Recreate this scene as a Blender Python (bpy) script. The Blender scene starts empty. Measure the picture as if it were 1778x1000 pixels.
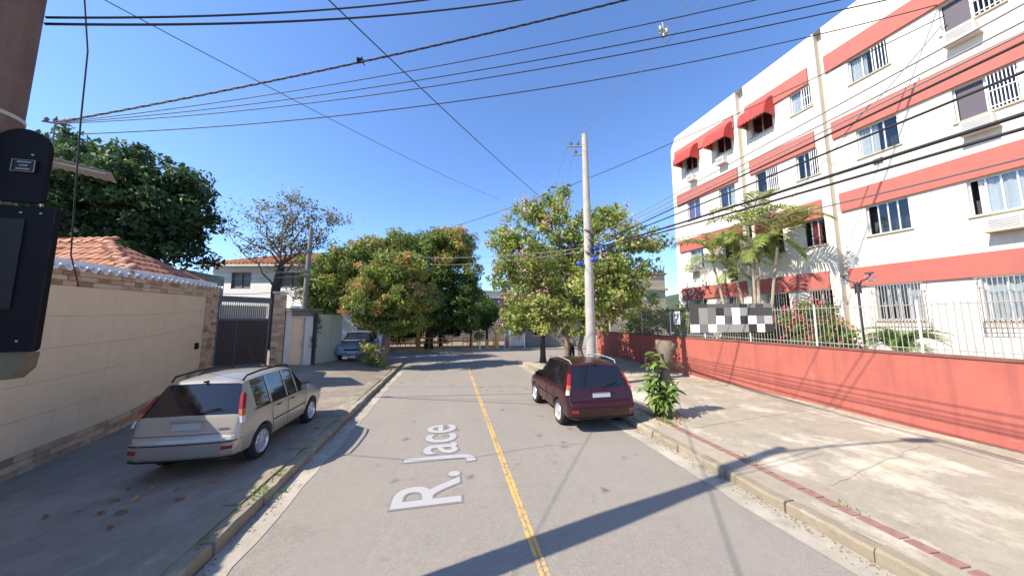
import bpy, bmesh, math, random
import numpy as np
from mathutils import Vector, Matrix
R = math.radians
SC = bpy.context.scene
COL = SC.collection
# ------------------------------------------------------------------ camera, sky, sun, exposure
cam = bpy.data.cameras.new('camera'); camo = bpy.data.objects.new('camera', cam); COL.objects.link(camo)
cam.sensor_width = 36; cam.lens = 36 * 540 / 1778; cam.clip_start = .05; cam.clip_end = 2000
camo.location = (0, 0, 2.4); camo.rotation_euler = (R(90 + 6.13), 0, R(-11.854))
SC.camera = camo
SUN_EL, SUN_AZ = 43.5, 194.5          # direction the sun stands in, measured from +X towards +Y
W = bpy.data.worlds.new('World'); SC.world = W; W.use_nodes = True
wn = W.node_tree.nodes; wl = W.node_tree.links; wn.clear()
sky = wn.new('ShaderNodeTexSky'); sky.sky_type = 'NISHITA'; sky.sun_disc = False
sky.sun_elevation = R(SUN_EL); sky.sun_rotation = R(90 - SUN_AZ); sky.air_density = 1.0; sky.dust_density = .35; sky.ozone_density = 2.6; sky.altitude = 0
bg = wn.new('ShaderNodeBackground'); bg.inputs[1].default_value = .12
wo = wn.new('ShaderNodeOutputWorld'); tint = wn.new('ShaderNodeMix'); tint.data_type = 'RGBA'; tint.blend_type = 'MULTIPLY'; tint.inputs[0].default_value = 1; tint.inputs[7].default_value = (.79, .945, 1.20, 1)   # a touch deeper blue, the whole sky alike
wl.new(sky.outputs[0], tint.inputs[6]); wl.new(tint.outputs[2], bg.inputs[0]); wl.new(bg.outputs[0], wo.inputs[0])
sl = bpy.data.lights.new('sun', 'SUN'); sl.energy = 4.3; sl.angle = R(.45); sl.color = (1, .885, .74)
slo = bpy.data.objects.new('sun', sl); COL.objects.link(slo)
sd = Vector((math.cos(R(SUN_EL)) * math.cos(R(SUN_AZ)), math.cos(R(SUN_EL)) * math.sin(R(SUN_AZ)), math.sin(R(SUN_EL))))
slo.rotation_euler = sd.to_track_quat('Z', 'Y').to_euler(); slo.location = sd * 60
vs = SC.view_settings; vs.view_transform = 'Standard'; vs.look = 'None'; vs.exposure = 1.05; vs.gamma = 1; vs.use_curve_mapping = False

# ------------------------------------------------------------------ materials
def nodes_of(name):
    m = bpy.data.materials.new(name); m.use_nodes = True
    nt = m.node_tree; b = nt.nodes['Principled BSDF']
    return m, nt, b
def tex_noise(nt, scale, detail=5, rough=.6, vec=None, stretch=None):
    n = nt.nodes.new('ShaderNodeTexNoise'); n.inputs['Scale'].default_value = scale
    n.inputs['Detail'].default_value = detail; n.inputs['Roughness'].default_value = rough
    if vec is None:
        tc = nt.nodes.new('ShaderNodeTexCoord'); vec = tc.outputs['Object']
    if stretch:
        mp = nt.nodes.new('ShaderNodeMapping'); mp.inputs['Scale'].default_value = stretch
        nt.links.new(vec, mp.inputs[0]); vec = mp.outputs[0]
    nt.links.new(vec, n.inputs['Vector']); return n
def ramp(nt, fac, stops):
    r = nt.nodes.new('ShaderNodeValToRGB'); e = r.color_ramp.elements
    while len(e) < len(stops): e.new(.5)
    for k, (p, c) in enumerate(stops):
        e[k].position = p; e[k].color = (*c, 1) if len(c) == 3 else c
    nt.links.new(fac, r.inputs[0]); return r
def mixc(nt, fac, a, b, mode='MIX'):
    m = nt.nodes.new('ShaderNodeMix'); m.data_type = 'RGBA'; m.blend_type = mode
    for s, v in ((m.inputs[0], fac), (m.inputs[6], a), (m.inputs[7], b)):
        if hasattr(v, 'links'): nt.links.new(v, s)
        else: s.default_value = v if not isinstance(v, tuple) else (*v[:3], 1)
    return m.outputs[2]
def bump(nt, b, h, strength=.3, dist=.02):
    n = nt.nodes.new('ShaderNodeBump'); n.inputs['Strength'].default_value = strength; n.inputs['Distance'].default_value = dist
    nt.links.new(h, n.inputs['Height']); nt.links.new(n.outputs[0], b.inputs['Normal'])
def mul(c, k): return tuple(min(1, x * k) for x in c)
def mat(name, col, rough=.7, var=.2, scale=4, bmp=.15, fine=60, metal=0, spec=.5, streak=None, stain=None, coat=0, bdist=.01):
    """procedural surface: base colour broken up by two noises, fine relief, optional vertical streaks and stains"""
    m, nt, b = nodes_of(name)
    b.inputs['Roughness'].default_value = rough; b.inputs['Metallic'].default_value = metal
    b.inputs['Specular IOR Level'].default_value = spec; b.inputs['Coat Weight'].default_value = coat
    b.inputs['Coat Roughness'].default_value = .05
    n1 = tex_noise(nt, scale, 6, .65); n2 = tex_noise(nt, fine, 3, .6)
    c = ramp(nt, n1.outputs[0], [(.28, mul(col, 1 - var)), (.72, mul(col, 1 + var * .6))]).outputs[0]
    c = mixc(nt, var * .8, c, ramp(nt, n2.outputs[0], [(.3, mul(col, .6)), (.7, mul(col, 1.25))]).outputs[0])
    if streak:
        s = tex_noise(nt, 1.0, 4, .6, stretch=(streak[1], streak[1], .25))
        c = mixc(nt, ramp(nt, s.outputs[0], [(.50, (0, 0, 0)), (.78, (1, 1, 1))]).outputs[0], c, mixc(nt, streak[2], c, streak[0]))
    if stain:
        s = tex_noise(nt, stain[1], 5, .7)
        c = mixc(nt, ramp(nt, s.outputs[0], [(stain[2], (0, 0, 0)), (stain[2] + .14, (1, 1, 1))]).outputs[0], c, mixc(nt, stain[3], c, stain[0]))
    nt.links.new(c, b.inputs['Base Color'])
    if bmp: bump(nt, b, n2.outputs[0], bmp, bdist)
    return m
def leafmat(name, stops, trans=.35, rough=.55):
    m, nt, b = nodes_of(name)
    at = nt.nodes.new('ShaderNodeAttribute'); at.attribute_name = 'tint'
    r = ramp(nt, at.outputs['Fac'], stops)
    b.inputs['Roughness'].default_value = rough; b.inputs['Specular IOR Level'].default_value = .35
    nt.links.new(r.outputs[0], b.inputs['Base Color'])
    t = nt.nodes.new('ShaderNodeBsdfTranslucent'); hs = nt.nodes.new('ShaderNodeHueSaturation'); hs.inputs['Value'].default_value = 1.3
    hs.inputs['Hue'].default_value = .485
    nt.links.new(r.outputs[0], hs.inputs['Color']); nt.links.new(hs.outputs[0], t.inputs[0])
    mx = nt.nodes.new('ShaderNodeMixShader'); mx.inputs[0].default_value = trans
    nt.links.new(b.outputs[0], mx.inputs[1]); nt.links.new(t.outputs[0], mx.inputs[2])
    nt.links.new(mx.outputs[0], nt.nodes['Material Output'].inputs[0]); return m
def glassmat(name, tint=(.5, .55, .6), refl=.22, k=.45):
    m, nt, b = nodes_of(name)
    tr = nt.nodes.new('ShaderNodeBsdfTransparent'); tr.inputs[0].default_value = (*tint, 1)
    gl = nt.nodes.new('ShaderNodeBsdfGlossy'); gl.inputs['Roughness'].default_value = .03; gl.inputs[0].default_value = (.9, .95, 1, 1)
    fr = nt.nodes.new('ShaderNodeLayerWeight'); fr.inputs[0].default_value = .35
    ma = nt.nodes.new('ShaderNodeMath'); ma.operation = 'ADD'; ma.use_clamp = True; ma.inputs[1].default_value = refl
    sc = nt.nodes.new('ShaderNodeMath'); sc.operation = 'MULTIPLY'; sc.inputs[1].default_value = k
    nt.links.new(fr.outputs['Fresnel'], sc.inputs[0]); nt.links.new(sc.outputs[0], ma.inputs[0])
    mx = nt.nodes.new('ShaderNodeMixShader'); nt.links.new(ma.outputs[0], mx.inputs[0])
    nt.links.new(tr.outputs[0], mx.inputs[1]); nt.links.new(gl.outputs[0], mx.inputs[2])
    nt.links.new(mx.outputs[0], nt.nodes['Material Output'].inputs[0]); return m
M = {}
def asphalt():
    m, nt, b = nodes_of('asphalt'); b.inputs['Roughness'].default_value = .88; b.inputs['Specular IOR Level'].default_value = .3
    base = tex_noise(nt, .55, 6, .65); grain = tex_noise(nt, 95, 3, .8); mid = tex_noise(nt, 9, 5, .7)
    along = tex_noise(nt, 1.3, 4, .6, stretch=(1.2, .12, 1))
    c = ramp(nt, base.outputs[0], [(.3, (.225, .205, .175)), (.7, (.31, .283, .24))]).outputs[0]
    c = mixc(nt, .35, c, ramp(nt, along.outputs[0], [(.3, (.21, .19, .165)), (.7, (.34, .31, .265))]).outputs[0])
    c = mixc(nt, .55, c, ramp(nt, grain.outputs[0], [(.32, (.11, .10, .09)), (.5, (.265, .242, .205)), (.72, (.48, .44, .375))]).outputs[0])
    c = mixc(nt, .2, c, ramp(nt, mid.outputs[0], [(.3, (.14, .136, .13)), (.7, (.3, .285, .26))]).outputs[0])
    # oil spots
    tc = nt.nodes.new('ShaderNodeTexCoord')
    v = nt.nodes.new('ShaderNodeTexVoronoi'); v.inputs['Scale'].default_value = 2.1; v.inputs['Randomness'].default_value = 1
    wob = tex_noise(nt, 7, 3, .6); ad = nt.nodes.new('ShaderNodeVectorMath'); ad.operation = 'MULTIPLY_ADD'
    ad.inputs[1].default_value = (.22, .22, 0); nt.links.new(wob.outputs['Color'], ad.inputs[0]); nt.links.new(tc.outputs['Object'], ad.inputs[2])
    nt.links.new(ad.outputs[0], v.inputs['Vector'])
    spot = ramp(nt, v.outputs['Distance'], [(.07, (1, 1, 1)), (.20, (0, 0, 0))]).outputs[0]
    area = tex_noise(nt, .5, 2, .5); am = ramp(nt, area.outputs[0], [(.42, (0, 0, 0)), (.58, (.8, .8, .8))]).outputs[0]
    mm = nt.nodes.new('ShaderNodeMath'); mm.operation = 'MULTIPLY'; nt.links.new(spot, mm.inputs[0]); nt.links.new(am, mm.inputs[1])
    c = mixc(nt, mm.outputs[0], c, (.085, .08, .075))
    # hairline cracks
    cv = nt.nodes.new('ShaderNodeTexVoronoi'); cv.feature = 'DISTANCE_TO_EDGE'; cv.inputs['Scale'].default_value = .33
    w2 = tex_noise(nt, 2.2, 6, .7); ad2 = nt.nodes.new('ShaderNodeVectorMath'); ad2.operation = 'MULTIPLY_ADD'; ad2.inputs[1].default_value = (1.1, 1.1, 0)
    nt.links.new(w2.outputs['Color'], ad2.inputs[0]); nt.links.new(tc.outputs['Object'], ad2.inputs[2]); nt.links.new(ad2.outputs[0], cv.inputs['Vector'])
    crk = ramp(nt, cv.outputs['Distance'], [(.0, (1, 1, 1)), (.006, (0, 0, 0))]).outputs[0]
    cm = nt.nodes.new('ShaderNodeMath'); cm.operation = 'MULTIPLY'; cm.inputs[1].default_value = .16; nt.links.new(crk, cm.inputs[0])
    c = mixc(nt, cm.outputs[0], c, (.06, .058, .055))
    nt.links.new(c, b.inputs['Base Color']); bump(nt, b, grain.outputs[0], .5, .012); return m
def concrete(name, col, patch=None, patchk=.7, green=None, var=.25, joint=None):
    m, nt, b = nodes_of(name); b.inputs['Roughness'].default_value = .9; b.inputs['Specular IOR Level'].default_value = .25
    base = tex_noise(nt, 1.1, 7, .7); grain = tex_noise(nt, 70, 4, .75); mid = tex_noise(nt, 6, 5, .7)
    c = ramp(nt, base.outputs[0], [(.3, mul(col, 1 - var)), (.7, mul(col, 1 + var * .5))]).outputs[0]
    c = mixc(nt, .3, c, ramp(nt, mid.outputs[0], [(.3, mul(col, .55)), (.7, mul(col, 1.3))]).outputs[0])
    c = mixc(nt, .25, c, ramp(nt, grain.outputs[0], [(.3, mul(col, .4)), (.7, mul(col, 1.5))]).outputs[0])
    if patch:
        p = tex_noise(nt, .9, 7, .72, stretch=(1, .7, 1)); c = mixc(nt, ramp(nt, p.outputs[0], [(.50, (0, 0, 0)), (.62, (patchk,) * 3)]).outputs[0], c, patch)
        p2 = tex_noise(nt, 2.3, 6, .7); c = mixc(nt, ramp(nt, p2.outputs[0], [(.56, (0, 0, 0)), (.72, (.36,) * 3)]).outputs[0], c, mul(col, .45))
    if green:
        g = tex_noise(nt, 1.4, 5, .7); c = mixc(nt, ramp(nt, g.outputs[0], [(.55, (0, 0, 0)), (.75, (.6,) * 3)]).outputs[0], c, green)
    nt.links.new(c, b.inputs['Base Color']); bump(nt, b, grain.outputs[0], .35, .01); return m
def worn_paint(name, col, under, thr=.5, sc=14):
    m, nt, b = nodes_of(name); b.inputs['Roughness'].default_value = .75
    n = tex_noise(nt, sc, 6, .75); big = tex_noise(nt, 1.2, 3, .6); g = tex_noise(nt, 95, 3, .8)
    f = nt.nodes.new('ShaderNodeMath'); f.operation = 'MULTIPLY_ADD'; f.inputs[1].default_value = .5; nt.links.new(big.outputs[0], f.inputs[0]); nt.links.new(n.outputs[0], f.inputs[2])
    k = ramp(nt, f.outputs[0], [(thr + .22, (0, 0, 0)), (thr + .34, (1, 1, 1))]).outputs[0]
    c = mixc(nt, k, mixc(nt, .25, col, ramp(nt, g.outputs[0], [(.3, mul(col, .55)), (.7, mul(col, 1.2))]).outputs[0]), under)
    nt.links.new(c, b.inputs['Base Color']); bump(nt, b, g.outputs[0], .4, .01); return m
M['asphalt'] = asphalt()
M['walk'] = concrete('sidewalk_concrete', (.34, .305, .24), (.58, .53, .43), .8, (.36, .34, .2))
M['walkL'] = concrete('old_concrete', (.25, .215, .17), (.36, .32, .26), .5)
M['kerb'] = concrete('kerb_concrete', (.27, .235, .17), (.46, .42, .34), .6, (.2, .2, .1))
M['gutter'] = concrete('gutter_concrete', (.36, .33, .27), (.5, .46, .38), .6)
M['earth'] = concrete('earth', (.25, .2, .14))
M['paver'] = mat('red_paver', (.27, .155, .125), .9, .4, 6, .3)
M['yellow'] = worn_paint('yellow_road_paint', (.62, .39, .11), (.24, .21, .17), .51)
M['roadwhite'] = worn_paint('pale_road_paint', (.38, .38, .39), (.3, .29, .28), .66, 22)
M['roadgrey'] = worn_paint('grey_road_paint', (.21, .2, .19), (.2, .19, .18), .56, 22)
M['redwall'] = mat('red_wall_paint', (.40, .113, .084), .8, .16, 1.6, .2, 40, streak=((.22, .06, .055), 5, .55), stain=((.46, .18, .15), 2.5, .6, .5))
M['coping'] = mat('wall_coping', (.2, .085, .07), .9, .35, 5)
M['facade'] = mat('facade_paint', (.67, .635, .545), .85, .05, 1.2, .12, 30, streak=((.44, .39, .30), 2.2, .42), stain=((.58, .53, .42), 1.1, .56, .45))
M['band'] = mat('red_band_paint', (.40, .115, .09), .75, .08, 2, .1, 30, streak=((.27, .09, .075), 2.5, .4))
M['whitepaint'] = mat('white_paint', (.78, .78, .76), .5, .06, 6, .05)
M['fence'] = mat('fence_paint', (.34, .33, .31), .5, .2, 8, .05)
M['alu'] = mat('aluminium_frame', (.62, .63, .65), .35, .05, 6, 0, metal=.5)
M['dark'] = mat('dark_interior', (.06, .06, .062), .9, .1)
M['darkbox'] = mat('black_plastic', (.006, .006, .008), .75, .2, 5, .05, spec=.15)
M['glass'] = glassmat('window_glass', (.82, .85, .85), .03, .22)
M['curtain'] = mat('white_curtain', (.75, .76, .78), .9, .1, 6, 0)
M['curtainred'] = mat('red_curtain', (.42, .05, .07), .9, .2, 6, 0)
M['curtainviolet'] = mat('violet_curtain', (.22, .14, .32), .9, .2, 6, 0)
M['shutter'] = mat('grey_shutter', (.075, .065, .085), .6, .15, 5, .05)
M['awning'] = mat('awning_fabric', (.45, .045, .038), .8, .12, 5, .1, 120)
M['acbody'] = mat('ac_casing', (.62, .60, .55), .55, .12, 5, .05)
M['acgrille'] = mat('ac_grille', (.25, .26, .27), .6, .2)
M['pole'] = concrete('pole_concrete', (.40, .38, .34), (.5, .48, .44), .5, var=.15)
M['polebrown'] = mat('pole_brown', (.13, .082, .062), .8, .3, 4, .4, 30, streak=((.22, .17, .14), 6, .5))
M['strap'] = mat('steel_strap', (.42, .40, .38), .5, .2)
M['steel'] = mat('galvanised_steel', (.35, .36, .37), .5, .2, 8, metal=.4)
M['cable'] = mat('cable_sheath', (.018, .018, .02), .6, .2)
M['cablegrey'] = mat('cable_grey', (.10, .10, .10), .6, .2)
M['cablepale'] = mat('cable_pale', (.24, .23, .22), .6, .2)
M['blue'] = mat('blue_plastic', (.03, .08, .45), .5, .2)
M['porcelain'] = mat('insulator', (.10, .10, .11), .3, .2)
M['panel'] = mat('beige_tile', (.78, .575, .365), .55, .08, 1.5, .08, 40, streak=((.83, .63, .42), 4, .6))
M['panel2'] = mat('beige_tile_pale', (.79, .585, .375), .55, .08, 1.5, .08, 40, streak=((.73, .53, .33), 4, .6))
M['grout'] = mat('grout', (.64, .47, .30), .9, .1)
BR = [mat('brick_%s' % n, c, .85, .25, 7, .35, 50) for n, c in (('tan', (.60, .42, .26)), ('rose', (.50, .28, .17)), ('brown', (.34, .20, .115)), ('sand', (.63, .46, .29)), ('clay', (.50, .32, .19)))]
M['corr'] = mat('white_sheet', (.80, .79, .76), .6, .1, 4, .05)
TL = [mat('roof_tile_%s' % n, c, .85, .3, 6, .3, 50, stain=((.14, .08, .06), 4, .55, .6)) for n, c in (('orange', (.42, .17, .09)), ('rust', (.34, .13, .075)), ('pale', (.46, .22, .13)))]
M['gate'] = mat('brown_gate_paint', (.062, .04, .034), .55, .25, 5, .1)
M['gatefr'] = mat('grey_gate_frame', (.10, .115, .115), .55, .2, 5, .1)
M['whitewall'] = mat('old_white_wall', (.62, .60, .56), .9, .12, 2, .2, 40, streak=((.38, .36, .33), 4, .5))
M['greenwall'] = mat('pale_green_wall', (.40, .47, .42), .9, .15, 2, .2, 40, streak=((.25, .30, .26), 4, .5))
M['housewhite'] = mat('white_house', (.82, .83, .82), .9, .06, 2, .1)
M['terrace'] = mat('terrace_wall', (.15, .21, .21), .8, .2, 2)
M['beigebldg'] = mat('beige_building', (.42, .36, .25), .9, .12, 2, .1)
M['greybldg'] = mat('grey_building', (.20, .185, .17), .9, .15, 2, .1)
M['orange'] = mat('orange_paint', (.62, .26, .035), .6, .15, 6)
M['yelloworange'] = mat('ochre_paint', (.68, .36, .10), .7, .15, 6)
M['bark'] = mat('bark', (.19, .145, .10), .95, .4, 7, .8, 30, bdist=.03)
M['barkdark'] = mat('dark_bark', (.07, .052, .04), .95, .4, 7, .8, 30, bdist=.03)
M['barkpale'] = mat('pale_bark', (.19, .155, .11), .95, .5, 6, .8, 30, bdist=.03, streak=((.16, .12, .08), 9, .7))
M['palmtrunk'] = mat('palm_trunk', (.34, .29, .21), .9, .3, 7, .5, 30)
M['skin'] = mat('skin', (.32, .17, .11), .6, .1)
M['shirt'] = mat('white_shirt', (.75, .76, .80), .9, .05)
M['trousers'] = mat('dark_trousers', (.02, .022, .03), .9, .1)
M['hair'] = mat('dark_hair', (.015, .012, .01), .7, .1)
M['tyre'] = mat('tyre_rubber', (.02, .02, .02), .9, .2, 20, .2)
M['rim'] = mat('alloy', (.62, .62, .64), .3, .05, 6, 0, metal=.6)
M['black'] = mat('black_trim', (.010, .010, .011), .6, .1, spec=.25)
M['lampred'] = mat('red_lens', (.26, .014, .014), .15, .05, 5, 0, coat=.6)
M['lampamber'] = mat('amber_lens', (.42, .12, .04), .15, .05, 5, 0, coat=.6)
M['lampclear'] = mat('clear_lens', (.6, .6, .62), .12, .05, 5, 0, coat=.6)
M['plate'] = mat('number_plate', (.42, .42, .43), .5, .08, 9, 0)
def paintmat(name, col, metal):
    m = mat(name, col, .42, .07, 3, 0, 60, metal=metal, coat=.55, spec=.35, stain=(mul(col, .6), 2, .58, .35)); return m
M['maroon'] = paintmat('maroon_paint', (.036, .0045, .0075), .15)
M['silver'] = paintmat('champagne_paint', (.43, .40, .345), .5)
M['bluecar'] = paintmat('blue_grey_paint', (.26, .31, .40), .3)
M['carglass'] = mat('tinted_car_glass', (.010, .011, .014), .04, .05, 3, 0, coat=.3, spec=.7)
M['globe'] = glassmat('lamp_globe', (.97, .97, .97), .06)
M['lampblack'] = mat('lamp_iron', (.03, .03, .032), .5, .2)
M['hill'] = mat('wooded_hill', (.06, .085, .045), 1, .5, .35, .6, 2, bdist=.5)
M['lf_dark'] = leafmat('leaf_dark', [(0, (.018, .045, .018)), (.5, (.055, .11, .035)), (1, (.15, .22, .07))])
M['lf_mango'] = leafmat('leaf_mango', [(0, (.055, .11, .028)), (.45, (.21, .29, .06)), (.64, (.36, .35, .09)), (.82, (.50, .29, .10)), (1, (.57, .35, .16))])
M['lf_flower'] = leafmat('leaf_flowering', [(0, (.09, .14, .03)), (.5, (.26, .33, .075)), (1, (.54, .53, .18))])
M['lf_palm'] = leafmat('leaf_palm', [(0, (.09, .15, .035)), (.6, (.23, .30, .07)), (1, (.48, .42, .16))])
M['lf_bright'] = leafmat('leaf_bright', [(0, (.05, .12, .02)), (.6, (.15, .26, .05)), (1, (.28, .37, .10))])
M['lf_olive'] = leafmat('leaf_olive', [(0, (.09, .10, .045)), (.6, (.20, .20, .09)), (1, (.36, .26, .16))])
M['lf_dry'] = leafmat('leaf_dry', [(0, (.16, .08, .03)), (.5, (.34, .20, .08)), (1, (.5, .36, .16))])
M['pink'] = leafmat('petal_pink', [(0, (.50, .14, .26)), (1, (.82, .42, .52))])
M['redpetal'] = leafmat('petal_red', [(0, (.5, .05, .05)), (1, (.75, .17, .13))])

# ------------------------------------------------------------------ mesh helpers
class MB:
    def __init__(s): s.v = []; s.f = []; s.m = []
    def add(s, v, f, mi=0):
        o = len(s.v); s.v += [tuple(p) for p in v]; s.f += [tuple(i + o for i in q) for q in f]; s.m += [mi] * len(f); return s
    def hexa(s, p, mi=0):       # 8 points: bottom ring ccw, top ring ccw
        return s.add(p, [(3, 2, 1, 0), (4, 5, 6, 7), (0, 1, 5, 4), (1, 2, 6, 5), (2, 3, 7, 6), (3, 0, 4, 7)], mi)
    def box(s, c, d, rz=0, mi=0, mtx=None):
        x, y, z = d[0] / 2, d[1] / 2, d[2] / 2
        P = [Vector(q) for q in ((-x, -y, -z), (x, -y, -z), (x, y, -z), (-x, y, -z), (-x, -y, z), (x, -y, z), (x, y, z), (-x, y, z))]
        m = (mtx or Matrix.Rotation(rz, 3, 'Z')); c = Vector(c)
        return s.hexa([m @ q + c for q in P], mi)
    def quad(s, a, b, c, d, mi=0): return s.add([a, b, c, d], [(0, 1, 2, 3)], mi)
    def tube(s, pts, r, n=8, cap=True, mi=0, twist=0):
        pts = [Vector(p) for p in pts]; rr = r if hasattr(r, '__len__') else [r] * len(pts)
        V = []; F = []; up = None
        for i, p in enumerate(pts):
            t = (pts[min(i + 1, len(pts) - 1)] - pts[max(i - 1, 0)]).normalized()
            if up is None: up = t.orthogonal().normalized()
            up = (up - t * up.dot(t)); up = up.normalized() if up.length > 1e-6 else t.orthogonal().normalized()
            q = t.cross(up)
            for k in range(n):
                an = 2 * math.pi * k / n + twist * i
                V.append(p + (up * math.cos(an) + q * math.sin(an)) * rr[i])
        for i in range(len(pts) - 1):
            for k in range(n):
                F.append((i * n + k, i * n + (k + 1) % n, (i + 1) * n + (k + 1) % n, (i + 1) * n + k))
        if cap: F.append(tuple(range(n))[::-1]); F.append(tuple((len(pts) - 1) * n + k for k in range(n)))
        return s.add(V, F, mi)
    def lathe(s, prof, c=(0, 0, 0), n=16, axis='Z', mi=0, close=False):
        V = []; F = []; c = Vector(c); k = len(prof)
        for i in range(n):
            an = 2 * math.pi * i / n; ca, sa = math.cos(an), math.sin(an)
            for r, h in prof:
                V.append(c + (Vector((r * ca, r * sa, h)) if axis == 'Z' else Vector((h, r * ca, r * sa))))
        for i in range(n):
            j = (i + 1) % n
            for a in range(k - 1 if not close else k):
                b = (a + 1) % k; F.append((i * k + a, j * k + a, j * k + b, i * k + b))
        return s.add(V, F, mi)
    def prism(s, poly, a, b, mi=0):     # poly: 2-D points; a(p)->3-D front, b(p)->3-D back
        n = len(poly); V = [a(p) for p in poly] + [b(p) for p in poly]
        F = [tuple(range(n)), tuple(range(2 * n - 1, n - 1, -1))] + [(i, i + n, (i + 1) % n + n, (i + 1) % n) for i in range(n)]
        return s.add(V, F, mi)
    def mesh(s, name, mats, off=(0, 0, 0), smooth=False, fix=True):
        me = bpy.data.meshes.new(name); o = Vector(off)
        me.from_pydata([Vector(p) - o for p in s.v], [], s.f)
        for m in (mats if isinstance(mats, (list, tuple)) else [mats]): me.materials.append(m)
        me.polygons.foreach_set('material_index', s.m)
        if fix:
            bm = bmesh.new(); bm.from_mesh(me); bmesh.ops.recalc_face_normals(bm, faces=bm.faces); bm.to_mesh(me); bm.free()
        if smooth:
            me.polygons.foreach_set('use_smooth', [True] * len(me.polygons))
            if smooth is not True: me.set_sharp_from_angle(angle=R(smooth))
        me.update(); return me
def wloc(o):
    v = Vector((0, 0, 0))
    while o is not None: v += o.location; o = o.parent
    return v
def link(name, me, parent=None, loc=None):
    o = bpy.data.objects.new(name, me); COL.objects.link(o)
    if parent is not None: o.parent = parent
    if loc is not None: o.location = loc
    return o
def part(name, mb, mats, parent=None, world=True, smooth=False, fix=True, label=None, kind=None):
    off = wloc(parent) if (world and parent is not None) else (0, 0, 0)
    o = link(name, mb.mesh(name, mats, off, smooth, fix), parent)
    if label: o['label'] = label
    if kind: o['kind'] = kind
    return o
def tag(o, label, cat, group=None):
    o['label'] = label; o['category'] = cat
    if group: o['group'] = group
    return o
def thing(name, label, cat, loc=(0, 0, 0), rz=0, group=None):
    o = bpy.data.objects.new(name, None); COL.objects.link(o); o.empty_display_size = .2
    o.location = loc; o.rotation_euler = (0, 0, rz); return tag(o, label, cat, group)
def struct(name, mb, mats, smooth=False, fix=True):
    o = part(name, mb, mats, None, smooth=smooth, fix=fix); o['kind'] = 'structure'; return o
def dup(o, parent=None, loc=None, rz=None):
    c = o.copy(); COL.objects.link(c); c.parent = parent
    if loc is not None: c.location = loc
    if rz is not None: c.rotation_euler = (0, 0, rz)
    for ch in list(o.children): dup(ch, c)
    return c
rnd = random.Random(7)
def grid(mb, x0, x1, nx, y0, y1, ny, zf, mi=0):
    V = [(x0 + (x1 - x0) * i / nx, y0 + (y1 - y0) * j / ny) for j in range(ny + 1) for i in range(nx + 1)]
    F = [(j * (nx + 1) + i, j * (nx + 1) + i + 1, (j + 1) * (nx + 1) + i + 1, (j + 1) * (nx + 1) + i) for j in range(ny) for i in range(nx)]
    mb.add([(x, y, zf(x, y)) for x, y in V], F, mi)
def sstep(a, b, x):
    t = max(0, min(1, (x - a) / (b - a))); return t * t * (3 - 2 * t)
def leafmesh(name, pos, nrm, size, tint, material, aspect=.45, rng=None, droop=.0):
    """one mesh of many kite-shaped leaves at pos with outward direction nrm"""
    n = len(pos); rg = rng or np.random.default_rng(1)
    d = rg.normal(size=(n, 3)); d[:, 2] -= droop; d /= np.linalg.norm(d, axis=1)[:, None]          # leaf axis
    nn = nrm * .7 + rg.normal(size=(n, 3)) * .75; nn -= d * (nn * d).sum(1)[:, None]; nn /= np.linalg.norm(nn, axis=1)[:, None] + 1e-9
    sd = np.cross(d, nn); L = (size * rg.uniform(.5, 1.5, n))[:, None]; w = L * aspect
    v = np.empty((n, 4, 3)); v[:, 0] = pos - d * L * .5; v[:, 1] = pos + sd * w * .5 - d * L * .05 + nn * L * .07
    v[:, 2] = pos + d * L * .5; v[:, 3] = pos - sd * w * .5 - d * L * .05 + nn * L * .07
    me = bpy.data.meshes.new(name); me.vertices.add(4 * n); me.vertices.foreach_set('co', v.reshape(-1))
    me.loops.add(4 * n); me.loops.foreach_set('vertex_index', np.arange(4 * n, dtype=np.int32))
    me.polygons.add(n); me.polygons.foreach_set('loop_start', np.arange(0, 4 * n, 4, dtype=np.int32)); me.polygons.foreach_set('loop_total', np.full(n, 4, dtype=np.int32))
    a = me.attributes.new('tint', 'FLOAT', 'POINT'); a.data.foreach_set('value', np.repeat(np.clip(tint, 0, 1), 4).astype(np.float32))
    me.materials.append(material); me.update(calc_edges=True); me.validate(); return me
def clumps_in(blobs, n, rg, shell=.55):
    """points inside a union of ellipsoids, pushed towards the surface"""
    out = []; wts = np.array([b[1][0] * b[1][1] * b[1][2] for b in blobs]) ** (2 / 3); wts /= wts.sum()
    for k in rg.choice(len(blobs), n, p=wts):
        c, r = np.array(blobs[k][0]), np.array(blobs[k][1])
        d = rg.normal(size=3); d /= np.linalg.norm(d); out.append((c + d * r * (shell + (1 - shell) * rg.random()) * (1.22 if rg.random() < .10 else 1.0), d / r / np.linalg.norm(d / r)))
    return out
def crown(parent, name, blobs, ncl, per, clr, size, material, seed, tintf=None, aspect=.45, shell=.55, droop=.3, kind=None, flat=.75):
    rg = np.random.default_rng(seed); cl = clumps_in(blobs, ncl, rg, shell); off = np.array(wloc(parent))
    P = []; N = []; T = []
    for c, d in cl:
        f_ = rg.choice((.5, .75, 1.0, 1.35, 1.75), p=(.2, .25, .25, .2, .1)); k = max(3, int(per * f_ ** 1.7 * rg.uniform(.6, 1.3))); q = rg.normal(size=(k, 3)); r = clr * f_
        q = q / np.linalg.norm(q, axis=1)[:, None] * (rg.random(k) ** .5)[:, None]; q[:, 2] *= flat
        P.append(c + q * r); N.append(q * .6 + d * .6 + np.array([0, 0, .5])); base = tintf(c, rg) if tintf else rg.uniform(.2, .7)
        T.append(base + rg.normal(size=k) * .13)
    P = np.concatenate(P); N = np.concatenate(N); N /= np.linalg.norm(N, axis=1)[:, None] + 1e-9; T = np.concatenate(T)
    o = link(name, leafmesh(name, P - off, N, size, T, material, aspect, rg, droop), parent)
    if kind: o['kind'] = kind
    return cl
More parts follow.
